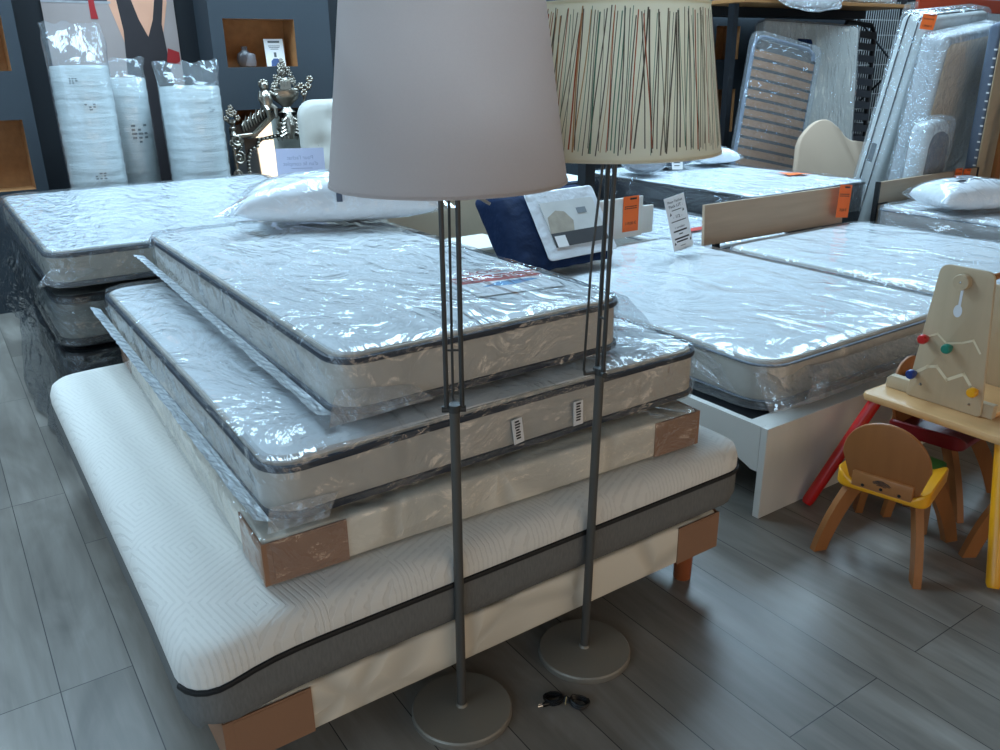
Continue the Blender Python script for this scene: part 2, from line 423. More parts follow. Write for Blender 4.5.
M_blue = mat('blue lacquer', rgb(28, 52, 120), 0.35, 0, 0.06, coat=0.3)
M_teal = mat('teal lacquer', rgb(20, 120, 100), 0.35, 0, 0.06, coat=0.3)
M_darkblue = mat('dark blue lacquer', rgb(24, 34, 60), 0.4, 0, 0.06)
M_navy = mat('navy cotton', rgb(14, 33, 64), 0.8, 0, 0.12, (14, 14, 14), 0.4, (18, 18, 18), 0.2, dist=0.02)
M_wallblue = mat('slate blue wall paint', rgb(42, 50, 57), 0.75, 0, 0.05, (3, 3, 3), 0.05, (60, 60, 60))
M_walldark = mat('dark navy wall paint', rgb(12, 18, 25), 0.8, 0, 0.08, (3, 3, 3))
M_osb = mat('orange-brown chipboard', rgb(156, 108, 64), 0.7, 0, 0.3, (22, 22, 22), 0.1, (40, 40, 40))
M_ceiling = mat('dark ceiling paint', rgb(86, 88, 90), 0.9, 0, 0.05)
M_wallpale = mat('grey wall paint', rgb(120, 120, 120), 0.85, 0, 0.05)
M_silver = mat('tarnished silver', rgb(150, 142, 130), 0.28, 0.95, 0.35, (30, 30, 30), 0.3, (60, 60, 60), dist=0.01)
M_mirror = mat('mirror glass', rgb(235, 240, 240), 0.02, 1.0, 0.01)
M_linen = mat('oatmeal linen', rgb(176, 154, 134), 0.9, 0, 0.04, (120, 120, 120), 0.1, (160, 160, 160), 0.1, dist=0.002)
M_velvet = mat('ivory upholstery', rgb(180, 178, 170), 0.85, 0, 0.04, (30, 30, 30), sheen=0.3)
M_slat = wood_mat('plywood slat', rgb(150, 104, 66), 'x', 0.5, 0.2)
M_bluegrey = mat('blue grey ticking', rgb(96, 106, 122), 0.75, 0, 0.1, (40, 40, 40))
M_darkmetal = mat('dark steel', rgb(40, 42, 46), 0.45, 0.6, 0.1)
M_rackorange = mat('orange rack enamel', rgb(160, 54, 18), 0.45, 0, 0.08)
M_grey = mat('grey fabric', rgb(78, 84, 98), 0.9, 0, 0.1, (120, 40, 120))
M_brownwood = wood_mat('dark brown wood', rgb(110, 74, 52), 'x', 0.5, 0.2)
M_pillowcase = mat('white pillow cotton', rgb(232, 234, 236), 0.8, 0, 0.03, (8, 8, 8), 0.4, (16, 16, 16), 0.2, dist=0.02)
M_chart = mat('charcoal mattress border', rgb(20, 22, 27), 0.55, 0, 0.1, (20, 20, 20), 0.2, (25, 10, 25), 0.5, dist=0.02)
M_greyplastic = mat('grey translucent wrap', rgb(160, 156, 152), 0.3, 0, 0.08, (6, 6, 6), 0.4, (14, 14, 14), 0.6, 0.4, 0.12, 0.02)

# ------------------------------------------------------------------ camera (pose solved from the floor boards and wall verticals)
cam = bpy.data.cameras.new('camera'); cam_o = bpy.data.objects.new('camera', cam); COL.objects.link(cam_o)
cam.sensor_width = 36.0; cam.lens = 828.16/1000*36.0; cam.clip_start = 0.05; cam.clip_end = 100
_p, _r = math.radians(20.771), math.radians(-0.816)
cp, sp, c_, s_ = math.cos(_p), math.sin(_p), math.cos(_r), math.sin(_r)
R_ = Vector((c_, sp*s_, cp*s_)); U_ = Vector((-s_, sp*c_, cp*c_)); F_ = Vector((0, cp, -sp))
cam_o.matrix_world = Matrix(((R_.x, U_.x, -F_.x, 0), (R_.y, U_.y, -F_.y, 0), (R_.z, U_.z, -F_.z, 1.654), (0, 0, 0, 1)))
SC.camera = cam_o

# ------------------------------------------------------------------ the hall
ROT = Matrix.Rotation(A0, 4, 'Z')
UL, UR, VF, VB, ZC = -3.2, 12.5, -5.0, 7.12, 4.4
def room_box(name, x0, y0, z0, x1, y1, z1, m):
    b = B(); box(b, x0, y0, z0, x1, y1, z1, M=ROT); return struct(name, b, m)
room_box('floor', UL-.2, VF-.2, -.1, UR+.2, VB+.2, 0, floor_mat())
room_box('wall_back', UL, VB, 0, UR, VB+.15, ZC, M_walldark)
room_box('wall_right', UR, VF, 0, UR+.15, VB+.15, ZC, M_wallpale)
def wall_holes(name, axis, a0, a1, t0, t1, holes, m):
    """wall running from a0 to a1 with rectangular openings (a, b, z0, z1)"""
    b = B()
    def piece(p, q, z0, z1):
        if q-p < 1e-4 or z1-z0 < 1e-4: return
        if axis == 'u': box(b, p, t0, z0, q, t1, z1, M=ROT)
        else: box(b, t0, p, z0, t1, q, z1, M=ROT)
    x = a0
    for (p, q, z0, z1) in sorted(holes):
        piece(x, p, 0, ZC); piece(p, q, 0, z0); piece(p, q, z1, ZC); x = q
    piece(x, a1, 0, ZC)
    return struct(name, b, m)
left_holes = [(-3.6, -1.0, 0.35, 3.5), (-0.4, 2.2, 0.35, 3.5), (2.8, 5.4, 0.9, 3.5)]
front_holes = [(-1.6, 1.4, 0.4, 3.1), (2.2, 5.2, 0.4, 3.1), (6.0, 9.0, 0.4, 3.1)]
wall_holes('wall_left', 'v', VF, VB, UL-.15, UL, left_holes, M_wallpale)
wall_holes('wall_front', 'u', UL, UR, VF-.15, VF, front_holes, M_wallpale)
# ceiling with roof lights
sky_holes = [(-1.2, 0.9), (2.0, 4.1), (5.2, 7.3), (8.4, 10.5)]
SV0, SV1 = 4.5, 6.3
b = B()
box(b, UL, VF, ZC, UR, SV0, ZC+.12, M=ROT); box(b, UL, SV1, ZC, UR, VB+.15, ZC+.12, M=ROT)
x = UL
for p, q in sky_holes:
    box(b, x, SV0, ZC, p, SV1, ZC+.12, M=ROT); x = q
box(b, x, SV0, ZC, UR, SV1, ZC+.12, M=ROT)
struct('ceiling', b, M_ceiling)
M_sky = emit_mat('daylight through roof light', (0.54, 0.79, 1.0), 24.0)
M_skyl = emit_mat('daylight through side window', (0.58, 0.80, 1.0), 2.3)
M_skyf = emit_mat('daylight through shop front', (1.0, 0.80, 0.60), 2.15)
M_wframe = mat('window frame paint', rgb(70, 74, 78), 0.5)
wn = 0
def window(axis, p, q, z0, z1, t, inward, glow):
    global wn
    wn += 1
    fr = B(); pn = B(); w = 0.05
    def bx(bm, a, c, d, e, ta, tb):
        if axis == 'u': box(bm, a, min(ta, tb), d, c, max(ta, tb), e, M=ROT)
        elif axis == 'v': box(bm, min(ta, tb), a, d, max(ta, tb), c, e, M=ROT)
        else: box(bm, a, d, min(ta, tb), c, e, max(ta, tb), M=ROT)
    ta, tb = t - 0.03, t + 0.03
    for (a, c, d, e) in ((p, q, z0, z0+w), (p, q, z1-w, z1), (p, p+w, z0+w, z1-w), (q-w, q, z0+w, z1-w), ((p+q)/2-w/2, (p+q)/2+w/2, z0+w, z1-w)):
        bx(fr, a, c, d, e, ta, tb)
    o = struct('window_%d' % wn, fr, M_wframe)
    bx(pn, p+w, q-w, z0+w, z1-w, t - inward*0.02, t - inward*0.03)
    g = obj('window_pane', pn, glow, o, False); g['kind'] = 'structure'
for (p, q, z0, z1) in left_holes: window('v', p, q, z0, z1, UL-.07, 1, M_skyl)
for (p, q, z0, z1) in front_holes: window('u', p, q, z0, z1, VF-.07, 1, M_skyf)
for (p, q) in sky_holes: window('z', p, q, SV0, SV1, ZC+.06, -1, M_sky)
# pillars with two chipboard-lined niches each
def pillar(u0, u1, v0=6.76, n0=0.11, n1=0.30, d=0.24):
    w = u1-u0; D = VB - v0
    xs = [0, n0, w-n1, w]; zs = [0, 0.85, 1.32, 1.635, 1.98, ZC]
    b = B()
    def q(pts, mi):
        f = b.faces.new([b.verts.new(p) for p in pts]); f.material_index = mi
    for i in range(3):
        for j in range(5):
            x0, x1, z0, z1 = xs[i], xs[i+1], zs[j], zs[j+1]
            if i == 1 and j in (1, 3):
                q([(x0, d, z0), (x1, d, z0), (x1, d, z1), (x0, d, z1)], 1)
                q([(x0, 0, z0), (x0, d, z0), (x0, d, z1), (x0, 0, z1)], 1)
                q([(x1, 0, z0), (x1, 0, z1), (x1, d, z1), (x1, d, z0)], 1)
                q([(x0, 0, z0), (x1, 0, z0), (x1, d, z0), (x0, d, z0)], 1)
                q([(x0, 0, z1), (x0, d, z1), (x1, d, z1), (x1, 0, z1)], 1)
            else:
                q([(x0, 0, z0), (x1, 0, z0), (x1, 0, z1), (x0, 0, z1)], 0)
    q([(0, 0, 0), (0, 0, ZC), (0, D, ZC), (0, D, 0)], 0); q([(w, 0, 0), (w, D, 0), (w, D, ZC), (w, 0, ZC)], 0)
    bmesh.ops.remove_doubles(b, verts=b.verts[:], dist=1e-5)
    o = struct('pillar', b, [M_wallblue, M_osb]); o.location = W(u0, v0); o.rotation_euler = (0, 0, A0)
    return o
pillar(-0.26, 0.71, n0=0.30, n1=0.08); pillar(1.99, 2.95, n0=0.10, n1=0.30); pillar(4.62, 5.58); pillar(7.32, 8.28, n0=0.16, n1=0.42)
world = bpy.data.worlds.new('World'); SC.world = world; world.use_nodes = True
world.node_tree.nodes['Background'].inputs[0].default_value = (0.6, 0.75, 1.0, 1); world.node_tree.nodes['Background'].inputs[1].default_value = 0.3

# ------------------------------------------------------------------ bedding helpers (local x = u, y = v)
def film(parent, sx, sy, sz, m=None, o=(0, 0, 0), R=0.07, r=0.03, amp=0.005, s=9.0, step=0.045, seed=0.0, fn=None, name='plastic_bag', sides=0.0):
    b = B()
    def g(p):
        q = p.copy()
        k = nz(p, s, seed)*amp + nz((p.x, p.y*2.2, p.z), s*2.3, seed+5)*amp*0.5
        if p.z > sz*0.9: q.z += abs(k)*1.2
        ex = min(p.x, sx-p.x); ey = min(p.y, sy-p.y)
        if ex < 0.01 or ey < 0.01:
            n = Vector(((-1 if p.x < sx/2 else 1) if ex < 0.01 else 0, (-1 if p.y < sy/2 else 1) if ey < 0.01 else 0, 0))
            q += n*(k*1.5 + sides*math.sin(PI*min(1, max(0, p.z/sz)))*0.5*(1 + nz(p, 3, seed)))
        return fn(q) if fn else q
    rplate(b, sx, sy, sz, R, r, step, 5, g, o, rb=0.004)
    return obj(name, b, m or M_film, parent)
def mattress(t, sx, sy, sz, R=0.08, m_body=None, m_tape=None, o=(0, 0, 0), crown=0.0, fn=None, tape=0.0105, bottom=True, step=0.06, seed=0.0, name='mattress_body'):
    b = B()
    def g(p):
        q = p.copy()
        if p.z > sz-0.03:
            ex = min(p.x, sx-p.x)/0.2; ey = min(p.y, sy-p.y)/0.2
            q.z += crown*(min(1, ex)*min(1, ey)) + 0.003*nz(p, 7, seed)
        return fn(q) if fn else q
    rplate(b, sx, sy, sz, R, 0.02, step, 4, g, o)
    body = obj(name, b, m_body or M_side, t)
    for z in ([sz-0.016, 0.014] if bottom else [sz-0.016]):
        p = [fn(q) if fn else q for q in rrect(sx+.004, sy+.004, R, z, (-.002, -.002))]
        b = B(); tube(b, [q + Vector(o) for q in p], 0.0085, 8, True, rz=tape)
        obj('piping', b, m_tape or M_navytape, t)
    return body
def top_panel(t, sx, sy, sz, o=(0, 0, 0), R=0.07, seed=0.0, m=None, crown=0.006):
    """the quilted white top, just proud of the border"""
    b = B()
    rplate(b, sx-.02, sy-.02, 0.02, R, 0.015, 0.05, 2, lambda p: p + Vector((0, 0, crown*min(1, min(p.x, sx-p.x, p.y, sy-p.y)/0.2) + (0.004*nz(p, 6, seed) if p.z > 0.01 else 0))), (o[0]+.01, o[1]+.01, o[2]+sz-.018))
    return obj('quilted_top', b, m or M_white, t)
def seam_strip(t, p0, p1, w=0.03, out=Vector((-1, 0, 0)), seed=0.0, name='bag_seam', n=70):
    b = B(); p0, p1 = Vector(p0), Vector(p1)
    def f(a, c):
        p = p0.lerp(p1, a)
        k = nz((a*9, c, seed), 2.2, seed)*0.007 + nz((a*60, c, seed), 1.5, seed)*0.004
        d = out*(w*c) + Vector((0, 0, 0.010*c + k*c + 0.0022*math.sin(a*230)*c))
        return p + d
    sheet(b, f, n*2, 3)
    return obj(name, b, M_seam, t)
def crumple(t, corners, n=14, amp=0.02, seed=0.0, m=None, name='loose_bag_end', s=6.0, lo=None):
    """a loose flap of bag between four corner points"""
    m = m or M_film_milky
    b = B(); a, c, d, e = [Vector(q) for q in corners]
    nrm = (c-a).cross(e-a)
    nrm = nrm.normalized() if nrm.length > 1e-9 else Vector((0, 0, 1))
    def f(x, y):
        p = a.lerp(c, x).lerp(e.lerp(d, x), y)
        k = math.sin(PI*x)*0.4 + 0.6
        return p + nrm*(nz(p, s, seed)*amp*2 + nz(p, s*3, seed+3)*amp*0.7)*k*min(1, 4*y)
    sheet(b, f, n, n)
    return obj(name, b, m or M_film_soft, t)
def sommier(name, label, u, v, z, L, Wd, H, leg=0.0, rotz=A0, prot=0.18, wrap=False):
    t = thing(name, label, 'bed base', W(u, v, 0 if leg else z), rotz)
    z0 = leg
    b = B(); rplate(b, L, Wd, H, 0.02, 0.012, 0.12, 3, lambda p: p + Vector((0, 0, 0.002*nz(p, 9))), (0, 0, z0)); obj('upholstered_box', b, M_damask, t)
    for (cx, cy, sx, sy) in ((0, 0, 1, 1), (L, 0, -1, 1), (0, Wd, 1, -1), (L, Wd, -1, -1)):
        b = B()
        e = 0.004
        pr = prot*(1.15 if (cx == 0 and cy == 0) else 1.0)
        pts = [(-e, -e), (pr, -e), (pr, 0.0005), (0.0005, 0.0005), (0.0005, prot), (-e, prot)]
        vs = prism(b, pts, H*0.97)
        if abs(cy) < 1e-6:                     # the folded flap on the long face
            prism(b, [(0.02, 0.004), (pr-0.01, H*0.93), (0.02, H*0.93)], 0.0015, Matrix.Translation((0, -e, 0)) @ Matrix.Rotation(PI/2, 4, 'X'))
        for w in b.verts: w.co = Vector((cx + sx*w.co.x, cy + sy*w.co.y, z0 + H*0.015 + w.co.z))
        obj('corner_protector', b, M_card, t, False)
    if leg:
        for (lx, ly) in ((0.07, 0.07), (L-.07, 0.07), (0.07, Wd-.07), (L-.07, Wd-.07)):
            b = B(); lathe(b, [(0, 0), (0.027, 0), (0.029, 0.004), (0.033, leg), (0, leg)], 20, Matrix.Translation((lx, ly, 0))); obj('leg', b, M_leg, t)
    if wrap:
        film(t, L+.016, Wd+.016, H+.003, M_film_main, (-.008, -.008, z0), 0.025, 0.012, 0.003, 8, 0.06, 2.0, name='plastic_wrap')
    return t

# ------------------------------------------------------------------ the tall pile in front
sommier('box_spring', 'ivory quilted box bed base on short wooden legs, lowest of the front pile', 0.296, 1.575, 0, 1.62, 2.0, 0.135, 0.13)
t = thing('knit_mattress', 'thick unwrapped mattress with cream chevron knit top and grey sides', 'mattress', W(0.225, 1.552, 0.2685), A0)
KL, KW = 1.80, 2.07
def ksag(p):
    q = p.copy()
    d2 = math.hypot(p.x/0.15, p.y/0.22)
    q.z -= 0.032*math.exp(-d2*d2)
    q.z -= 0.008*math.exp(-(p.x/0.12)**2)
    if p.x > 0.035 and p.y > 0.01: q.z = max(q.z, 0.0015)
    q.z = max(q.z, p.z - 0.06)
    return q
b = B(); rplate(b, KL, KW, 0.138, 0.10, 0.004, 0.06, 4, ksag, rb=0.055); obj('grey_border', b, M_heather, t)
def ktop(p):
    q = p.copy()
    if p.z > 0.06: q.z += 0.006*min(1, min(p.x, KL-p.x, p.y, KW-p.y)/0.25)
    q.z += 0.138; return ksag(q)
b = B(); rplate(b, KL, KW, 0.088, 0.10, 0.05, 0.05, 4, ktop, rb=0.003); obj('knit_cover', b, M_knit, t)
loop = rrect(KL+.004, KW+.004, 0.10, 0.138, (-.002, -.002), step=.05)
k0 = max(range(len(loop)), key=lambda k: -abs(loop[k].x-.012) - abs(loop[k].y-.05))   # the zip stops at the front left corner
loop = loop[k0:] + loop[:k0]
zipl = [q for q in loop if not (q.x < .02 and q.y > .08) and not (q.y > KW-.05)]
zipl.sort(key=lambda q: (q.x if q.y < .11 else 9 + q.y))
b = B(); tube(b, [ksag(q) for q in zipl], 0.006, 8, False, rz=0.008); obj('piping', b, M_blacktape, t)

sommier('box_spring', 'plastic wrapped ivory box bed base with brown card corners, lying on the cream knit mattress', 0.463, 1.679, 0.5035, 1.391, 1.9, 0.116, 0, A0 - math.radians(1.8), wrap=True)

M2L, M2W, M2T = 1.435, 1.96, 0.160
t = thing('bagged_mattress', 'bagged double mattress with navy piping, second from the top of the front pile', 'mattress', W(0.508, 1.715, 0.6305), A0, 'bagged mattresses on the front pile')
def msag(p):
    return p + Vector((0, 0, -0.010*min(1, max(0, p.z)/.16)*math.exp(-((p.x-0.0)/0.3)**2 - (p.y/0.3)**2)))
mattress(t, M2L, M2W, M2T, 0.085, fn=msag); top_panel(t, M2L, M2W, M2T, R=0.075)
film(t, M2L+.022, M2W+.04, M2T+.013, M_film_main, (-.011, -.011, 0), 0.09, 0.03, 0.006, 9, 0.04, 1.0, fn=msag)
seam_strip(t, (-.012, -.02, 0.03), (-.02, M2W+.03, 0.075), 0.040, Vector((-1, 0, 0.12)), 1.0)
crumple(t, [(M2L+.005, -.005, M2T), (M2L+.005, 0.5, M2T), (M2L+.25, 0.36, 0.01), (M2L+.17, -.02, -0.04)], 18, 0.022, 2)
crumple(t, [(-.01, -.012, 0.06), (0.16, -.013, 0.05), (0.12, -.04, .006), (-.03, -.035, .008)], 10, 0.012, 6)
for x, tilt, big in ((0.695, 0.12, True), (0.91, 0.02, False)):           # the sewn-in side labels
    b = B(); box(b, -.017, -.002, -.045, .017, 0, .03, M=Matrix.Translation((x, -.014, 0.075)) @ Matrix.Rotation(-tilt, 4, 'Y'))
    lb = obj('side_label', b, M_paper, t, False)
    b = B()
    rnd = random.Random(3+int(x*10))
    for k in range(7):
        box(b, -.009 + rnd.random()*.002, -.003, 0.02-k*.0085, .004 + rnd.random()*.006, -.002, 0.0245-k*.0085, M=Matrix.Translation((x, -.014, 0.075)) @ Matrix.Rotation(-tilt, 4, 'Y'))
    obj('label_print', b, M_ink, lb, False)

M3L, M3W, M3T = 0.945, 1.95, 0.164
t = thing('bagged_mattress', 'bagged single mattress with red printed label, on top of the front pile', 'mattress', W(0.735, 1.803, 0.8145), A0, 'bagged mattresses on the front pile')
mattress(t, M3L, M3W, M3T, 0.08); top_panel(t, M3L, M3W, M3T, R=0.07, seed=3)
film(t, M3L+.022, M3W+.04, M3T+.013, M_film_main, (-.011, -.011, 0), 0.085, 0.03, 0.006, 9, 0.035, 4.0)
seam_strip(t, (-.014, 0.02, 0.012), (-.03, M3W+.03, 0.075), 0.042, Vector((-1, 0, 0.05)), 4.0)
crumple(t, [(M3L+.008, 0.0, M3T), (M3L+.01, 0.5, M3T), (M3L+.20, 0.34, 0.022), (M3L+.13, -.05, 0.022)], 16, 0.02, 3)
crumple(t, [(-.012, -.014, M3T*.55), (0.20, -.016, M3T*.35), (0.24, -.05, .018), (-.06, -.06, .018)], 14, 0.018, 8)
# printed label under the film: red band, white lettering, blue shape
lb = B(); box(lb, 0, 0, 0, 0.30, 0.34, 0.001); lab = obj('printed_label', lb, M_paper, t, False, (0.565, 0.235, M3T+.0105), (0, 0, math.radians(-9)))
b = B(); box(b, 0.0, 0.155, 0.001, 0.30, 0.235, 0.0016); obj('red_band', b, mat('label red', rgb(176, 46, 30), 0.6), lab, False)
b = B(); prism(b, [(0.06, 0.10), (0.16, 0.085), (0.27, 0.12), (0.24, 0.135), (0.13, 0.138)], 0.0006, Matrix.Translation((0, 0, 0.001))); obj('blue_shape', b, mat('label blue', rgb(90, 150, 196), 0.6), lab, False)
lettering('PROMOTION', 0.050, M_paper, lab, (0.15, 0.198, 0.0021), (0, 0, 0))
lettering('LEOG', 0.058, mat('label red', rgb(176, 46, 30)), lab, (0.13, 0.275, 0.0014), (0, 0, 0))

def pillow(name, label, loc, rotz, sx, sy, sz, m=None, m_film=None, group=None, tilt=(0, 0), seed=0.0, ears=0.05):
    t = thing(name, label, 'pillow', loc, rot=(tilt[0], tilt[1], rotz), group=group)
    def shape(bm, k, off, ears):
        n = 26
        V = {}
        for side in (0, 1):
            for i in range(n+1):
                for j in range(n+1):
                    a, c = i/n*2-1, j/n*2-1
                    edge = i in (0, n) or j in (0, n)
                    if edge and side: continue
                    h = (max(0, 1-abs(a)**2.6)*max(0, 1-abs(c)**2.6))**0.42
                    x = a*(sx/2 + off)*(1 - 0.07*(1-a*a)*0 - 0.10*(1-abs(a))*0); y = c*(sy/2 + off)
                    x *= 1 - 0.06*(1-c*c)*abs(a)**3; y *= 1 - 0.06*(1-a*a)*abs(c)**3
                    if ears: x += math.copysign(ears*(abs(a)**8)*(abs(c)**4), a); y += math.copysign(ears*.4*(abs(a)**4)*(abs(c)**8), c)
                    w = 0.012*nz((x, y, side), 9, seed)*k + 0.02*nz((x*0.6, y*1.5, side), 5, seed+2)*k
                    zc = sz*0.42
                    up, dn = (sz*0.58+off)*h, (sz*0.42)*h**0.8
                    z = zc + (up + w*h if side == 0 else -dn)
                    if edge: z = zc*0.9 + w*0.6
                    V[side, i, j] = bm.verts.new((x, y, max(z, 0.001)))
        def g(side, i, j):
            return V.get((side, i, j)) or V[0, i, j]
        for side in (0, 1):
            for i in range(n):
                for j in range(n):
                    bm.faces.new((g(side, i, j), g(side, i+1, j), g(side, i+1, j+1), g(side, i, j+1)))
    b = B(); shape(b, 0.8, 0, 0); obj('pillow_body', b, m or M_pillowcase, t, angle=80)
    b = B(); shape(b, 1.5, 0.008, ears); obj('plastic_bag', b, m_film or M_film, t, angle=80)
    return t
pw = pillow('bagged_pillow', 'large white pillow in a clear bag lying on the top mattress of the front pile', Vector((-0.70, 3.75, 1.004)), math.radians(9), 0.86, 0.50, 0.19, m_film=M_film_main, ears=0.07, seed=2)
b = B(); box(b, -.012, -.001, -.02, .012, 0, .02, M=Matrix.Translation((0.0, -.247, 0.125)) @ Matrix.Rotation(0.3, 4, 'X')); obj('grey_tag', b, M_grey, pw, False)

# ------------------------------------------------------------------ floor lamps
def strokes_mesh(bm, r0, r1, z0, z1, rnd, n):
    for k in range(n):
        a = 2*PI*k/n + rnd.uniform(-.4, .4)*2*PI/n
        za = z0 + (z1-z0)*rnd.uniform(0.04, 0.10); zb = z0 + (z1-z0)*rnd.uniform(0.90, 0.965)
        sl = rnd.gauss(0.03, 0.03); wd = rnd.choice((0.0007, 0.0009, 0.0012, 0.0017))
        mi = rnd.choices((0, 1, 2, 3, 4), (10, 3, 3, 3, 2))[0]
        pv = None
        for q in range(7):
            f = q/6; z = za + (zb-za)*f; r = r0 + (r1-r0)*(z-z0)/(z1-z0) + 0.0012
            aa = a + sl*(f-.5)*1.6 + 0.006*math.sin(f*5+k)
            h = wd/r
            e = (bm.verts.new((r*math.cos(aa-h), r*math.sin(aa-h), z)), bm.verts.new((r*math.cos(aa+h), r*math.sin(aa+h), z)))
            if pv:
                fc = bm.faces.new((pv[0], pv[1], e[1], e[0])); fc.material_index = mi
            pv = e
def floor_lamp(label, base, rotz, lean, shade_z, r0, r1, sh, m_shade, printed=False):
    t = thing('floor_lamp', label, 'lamp', base, rotz, 'floor lamps')
    b = B(); lathe(b, [(0, 0), (0.134, 0), (0.136, 0.004), (0.136, 0.017), (0.132, 0.0215), (0.05, 0.024), (0.016, 0.026), (0.014, 0.034), (0, 0.034)], 56); obj('base', b, M_lampmetal, t)
    def at(z, dx=0.0, dy=0.0): return Vector((lean[0]*z + dx, lean[1]*z + dy, z))
    zc = 0.895
    b = B(); tube(b, [at(0.02), at(0.4), at(zc-.03), at(zc)], [0.0125, 0.0122, 0.012, 0.0135], 16); obj('pole', b, mat('dark grey pole enamel', rgb(88, 86, 82), 0.42, 0.35, 0.06), t)
    b = B(); tube(b, [at(zc, -.030), at(zc, .027)], 0.008, 10); tube(b, [at(zc-.006), at(zc+.012)], 0.0155, 14); tube(b, [at(zc, 0, -.002), at(zc, 0, .045)], 0.005, 8)
    obj('collar', b, M_lampdark, t)
    top = shade_z + 0.03
    for dx in (-.018, .018):
        b = B(); tube(b, [at(zc-.004, dx), at(top, dx)], 0.0058, 12); obj('upper_rod', b, M_lampdark, t)
    b = B(); tube(b, [at(zc+.002, 0, .042), at(zc+.012, -.002, .047), at(1.2, -.001, .040), at(top, 0, .018)], 0.0034, 8); obj('thin_rod', b, M_lampdark, t)
    b = B(); tube(b, [at(1.04, -.018), at(1.04, .018)], 0.0028, 8); obj('cross_bar', b, M_lampdark, t)
    b = B(); tube(b, [at(top, -.022), at(top, .022)], 0.009, 10); obj('top_bracket', b, M_lampdark, t)
    b = B(); tube(b, [at(shade_z-.002, .02, -.01), at(shade_z-.018, .04, -.02), at(shade_z-.045, .085, -.035)], [0.004, 0.005, 0.0035], 8); obj('switch_arm', b, M_lampmetal, t)
    c = at(shade_z)
    b = B()
    prof = [(r0, 0), (r1, sh), (r1-.003, sh), (r0-.003, 0)]
    lathe(b, prof, 72, Matrix.Translation((c.x, c.y, shade_z)), True)
    s = obj('shade', b, m_shade, t)
    for (rr, zz) in ((r0-.0015, 0.001), (r1-.0015, sh-.001)):
        b = B()
        lathe(b, [(rr+.003, zz-.003), (rr+.003, zz+.003), (rr-.003, zz+.003), (rr-.003, zz-.003)], 72, Matrix.Translation((c.x, c.y, shade_z)), True)
        obj('shade_trim', b, m_shade, s)
    b = B()
    for k in range(3):
        a = k*2*PI/3 + .4
        tube(b, [(c.x, c.y, top), (c.x + r0*.97*math.cos(a), c.y + r0*.97*math.sin(a), shade_z+.012)], 0.002, 6)
    tube(b, [(c.x, c.y, top), (c.x, c.y, top+.055)], 0.016, 14)
    obj('lamp_holder', b, M_lampdark, t)
    b = B(); ball(b, (c.x, c.y, top+.095), 0.03, (1, 1, 1.15), 16, 12); obj('bulb', b, mat('opal bulb glass', rgb(240, 238, 230), 0.25), t)
    if printed:
        b = B(); strokes_mesh(b, r0, r1, 0, sh, random.Random(11), 225)
        bmesh.ops.translate(b, verts=b.verts[:], vec=(c.x, c.y, shade_z))
        obj('printed_lines', b, [mat('print charcoal', rgb(92, 88, 80), 0.8), mat('print rust', rgb(176, 84, 50), 0.8), mat('print teal', rgb(92, 128, 112), 0.8), mat('print grey', rgb(136, 128, 112), 0.8), mat('print sand', rgb(190, 150, 110), 0.8)], s, False)
    return t
floor_lamp('floor lamp with plain lilac grey drum shade on a grey round base', Vector((-0.116, 1.781, 0)), math.radians(4), (0.0095, 0), 1.418, 0.25, 0.2, 0.37, M_shade)
floor_lamp('floor lamp with cream shade printed with coloured pencil strokes', Vector((0.239, 2.014, 0)), math.radians(108), (-0.007, -0.022), 1.452, 0.25, 0.203, 0.315, M_shade2, True)
# coiled lead on the floor
t = thing('power_cord', 'coiled black power cord with two-pin plug on the floor between the lamp bases', 'cord', Vector((0.168, 1.805, 0)), math.radians(-12))
t.scale = (.66, .8, 1.0)
b = B()
rnd = random.Random(5)
for lobe, cx in ((-1, -.048), (1, .052)):
    for k in range(6):
        pts = []
        for q in range(22):
            a = 2*PI*q/22
            pts.append(Vector((cx + lobe*.004*k*.3 + (.034 + .003*(k % 3))*math.cos(a), (.021 + .003*(k % 2))*math.sin(a)+.002*rnd.uniform(-1, 1), 0.006 + .0055*(k//2) + .012*max(0, math.cos(a)*-lobe)*.6)))
        tube(b, pts, 0.0032, 7, True)
for k in range(5): tube(b, [(-.03, -.008+.004*k, .01+.003*(k % 3)), (0, -.006+.003*k, .014+.002*k), (.03, -.008+.004*k, .01+.003*(k % 2))], 0.0032, 7)
obj('cord_coil', b, M_black, t)
b = B(); tube(b, [(.0, -.016, .012), (.001, 0, .024), (0, .016, .014), (-.001, .004, .003), (.0, -.016, .012)], 0.0022, 6); obj('twist_tie', b, mat('pale twist tie', rgb(200, 180, 130)), t)
b = B(); tube(b, [(-.066, -.02, .009), (-.085, -.028, .009), (-.092, -.031, .009)], [.006, .008, .007], 10); pl = obj('plug', b, M_black, t)
b = B()
for s in (-1, 1): tube(b, [(-.09, -.030+s*.0045, .009), (-.109, -.038+s*.0045, .009)], 0.002, 6)
obj('plug_pin', b, M_chrome, pl)

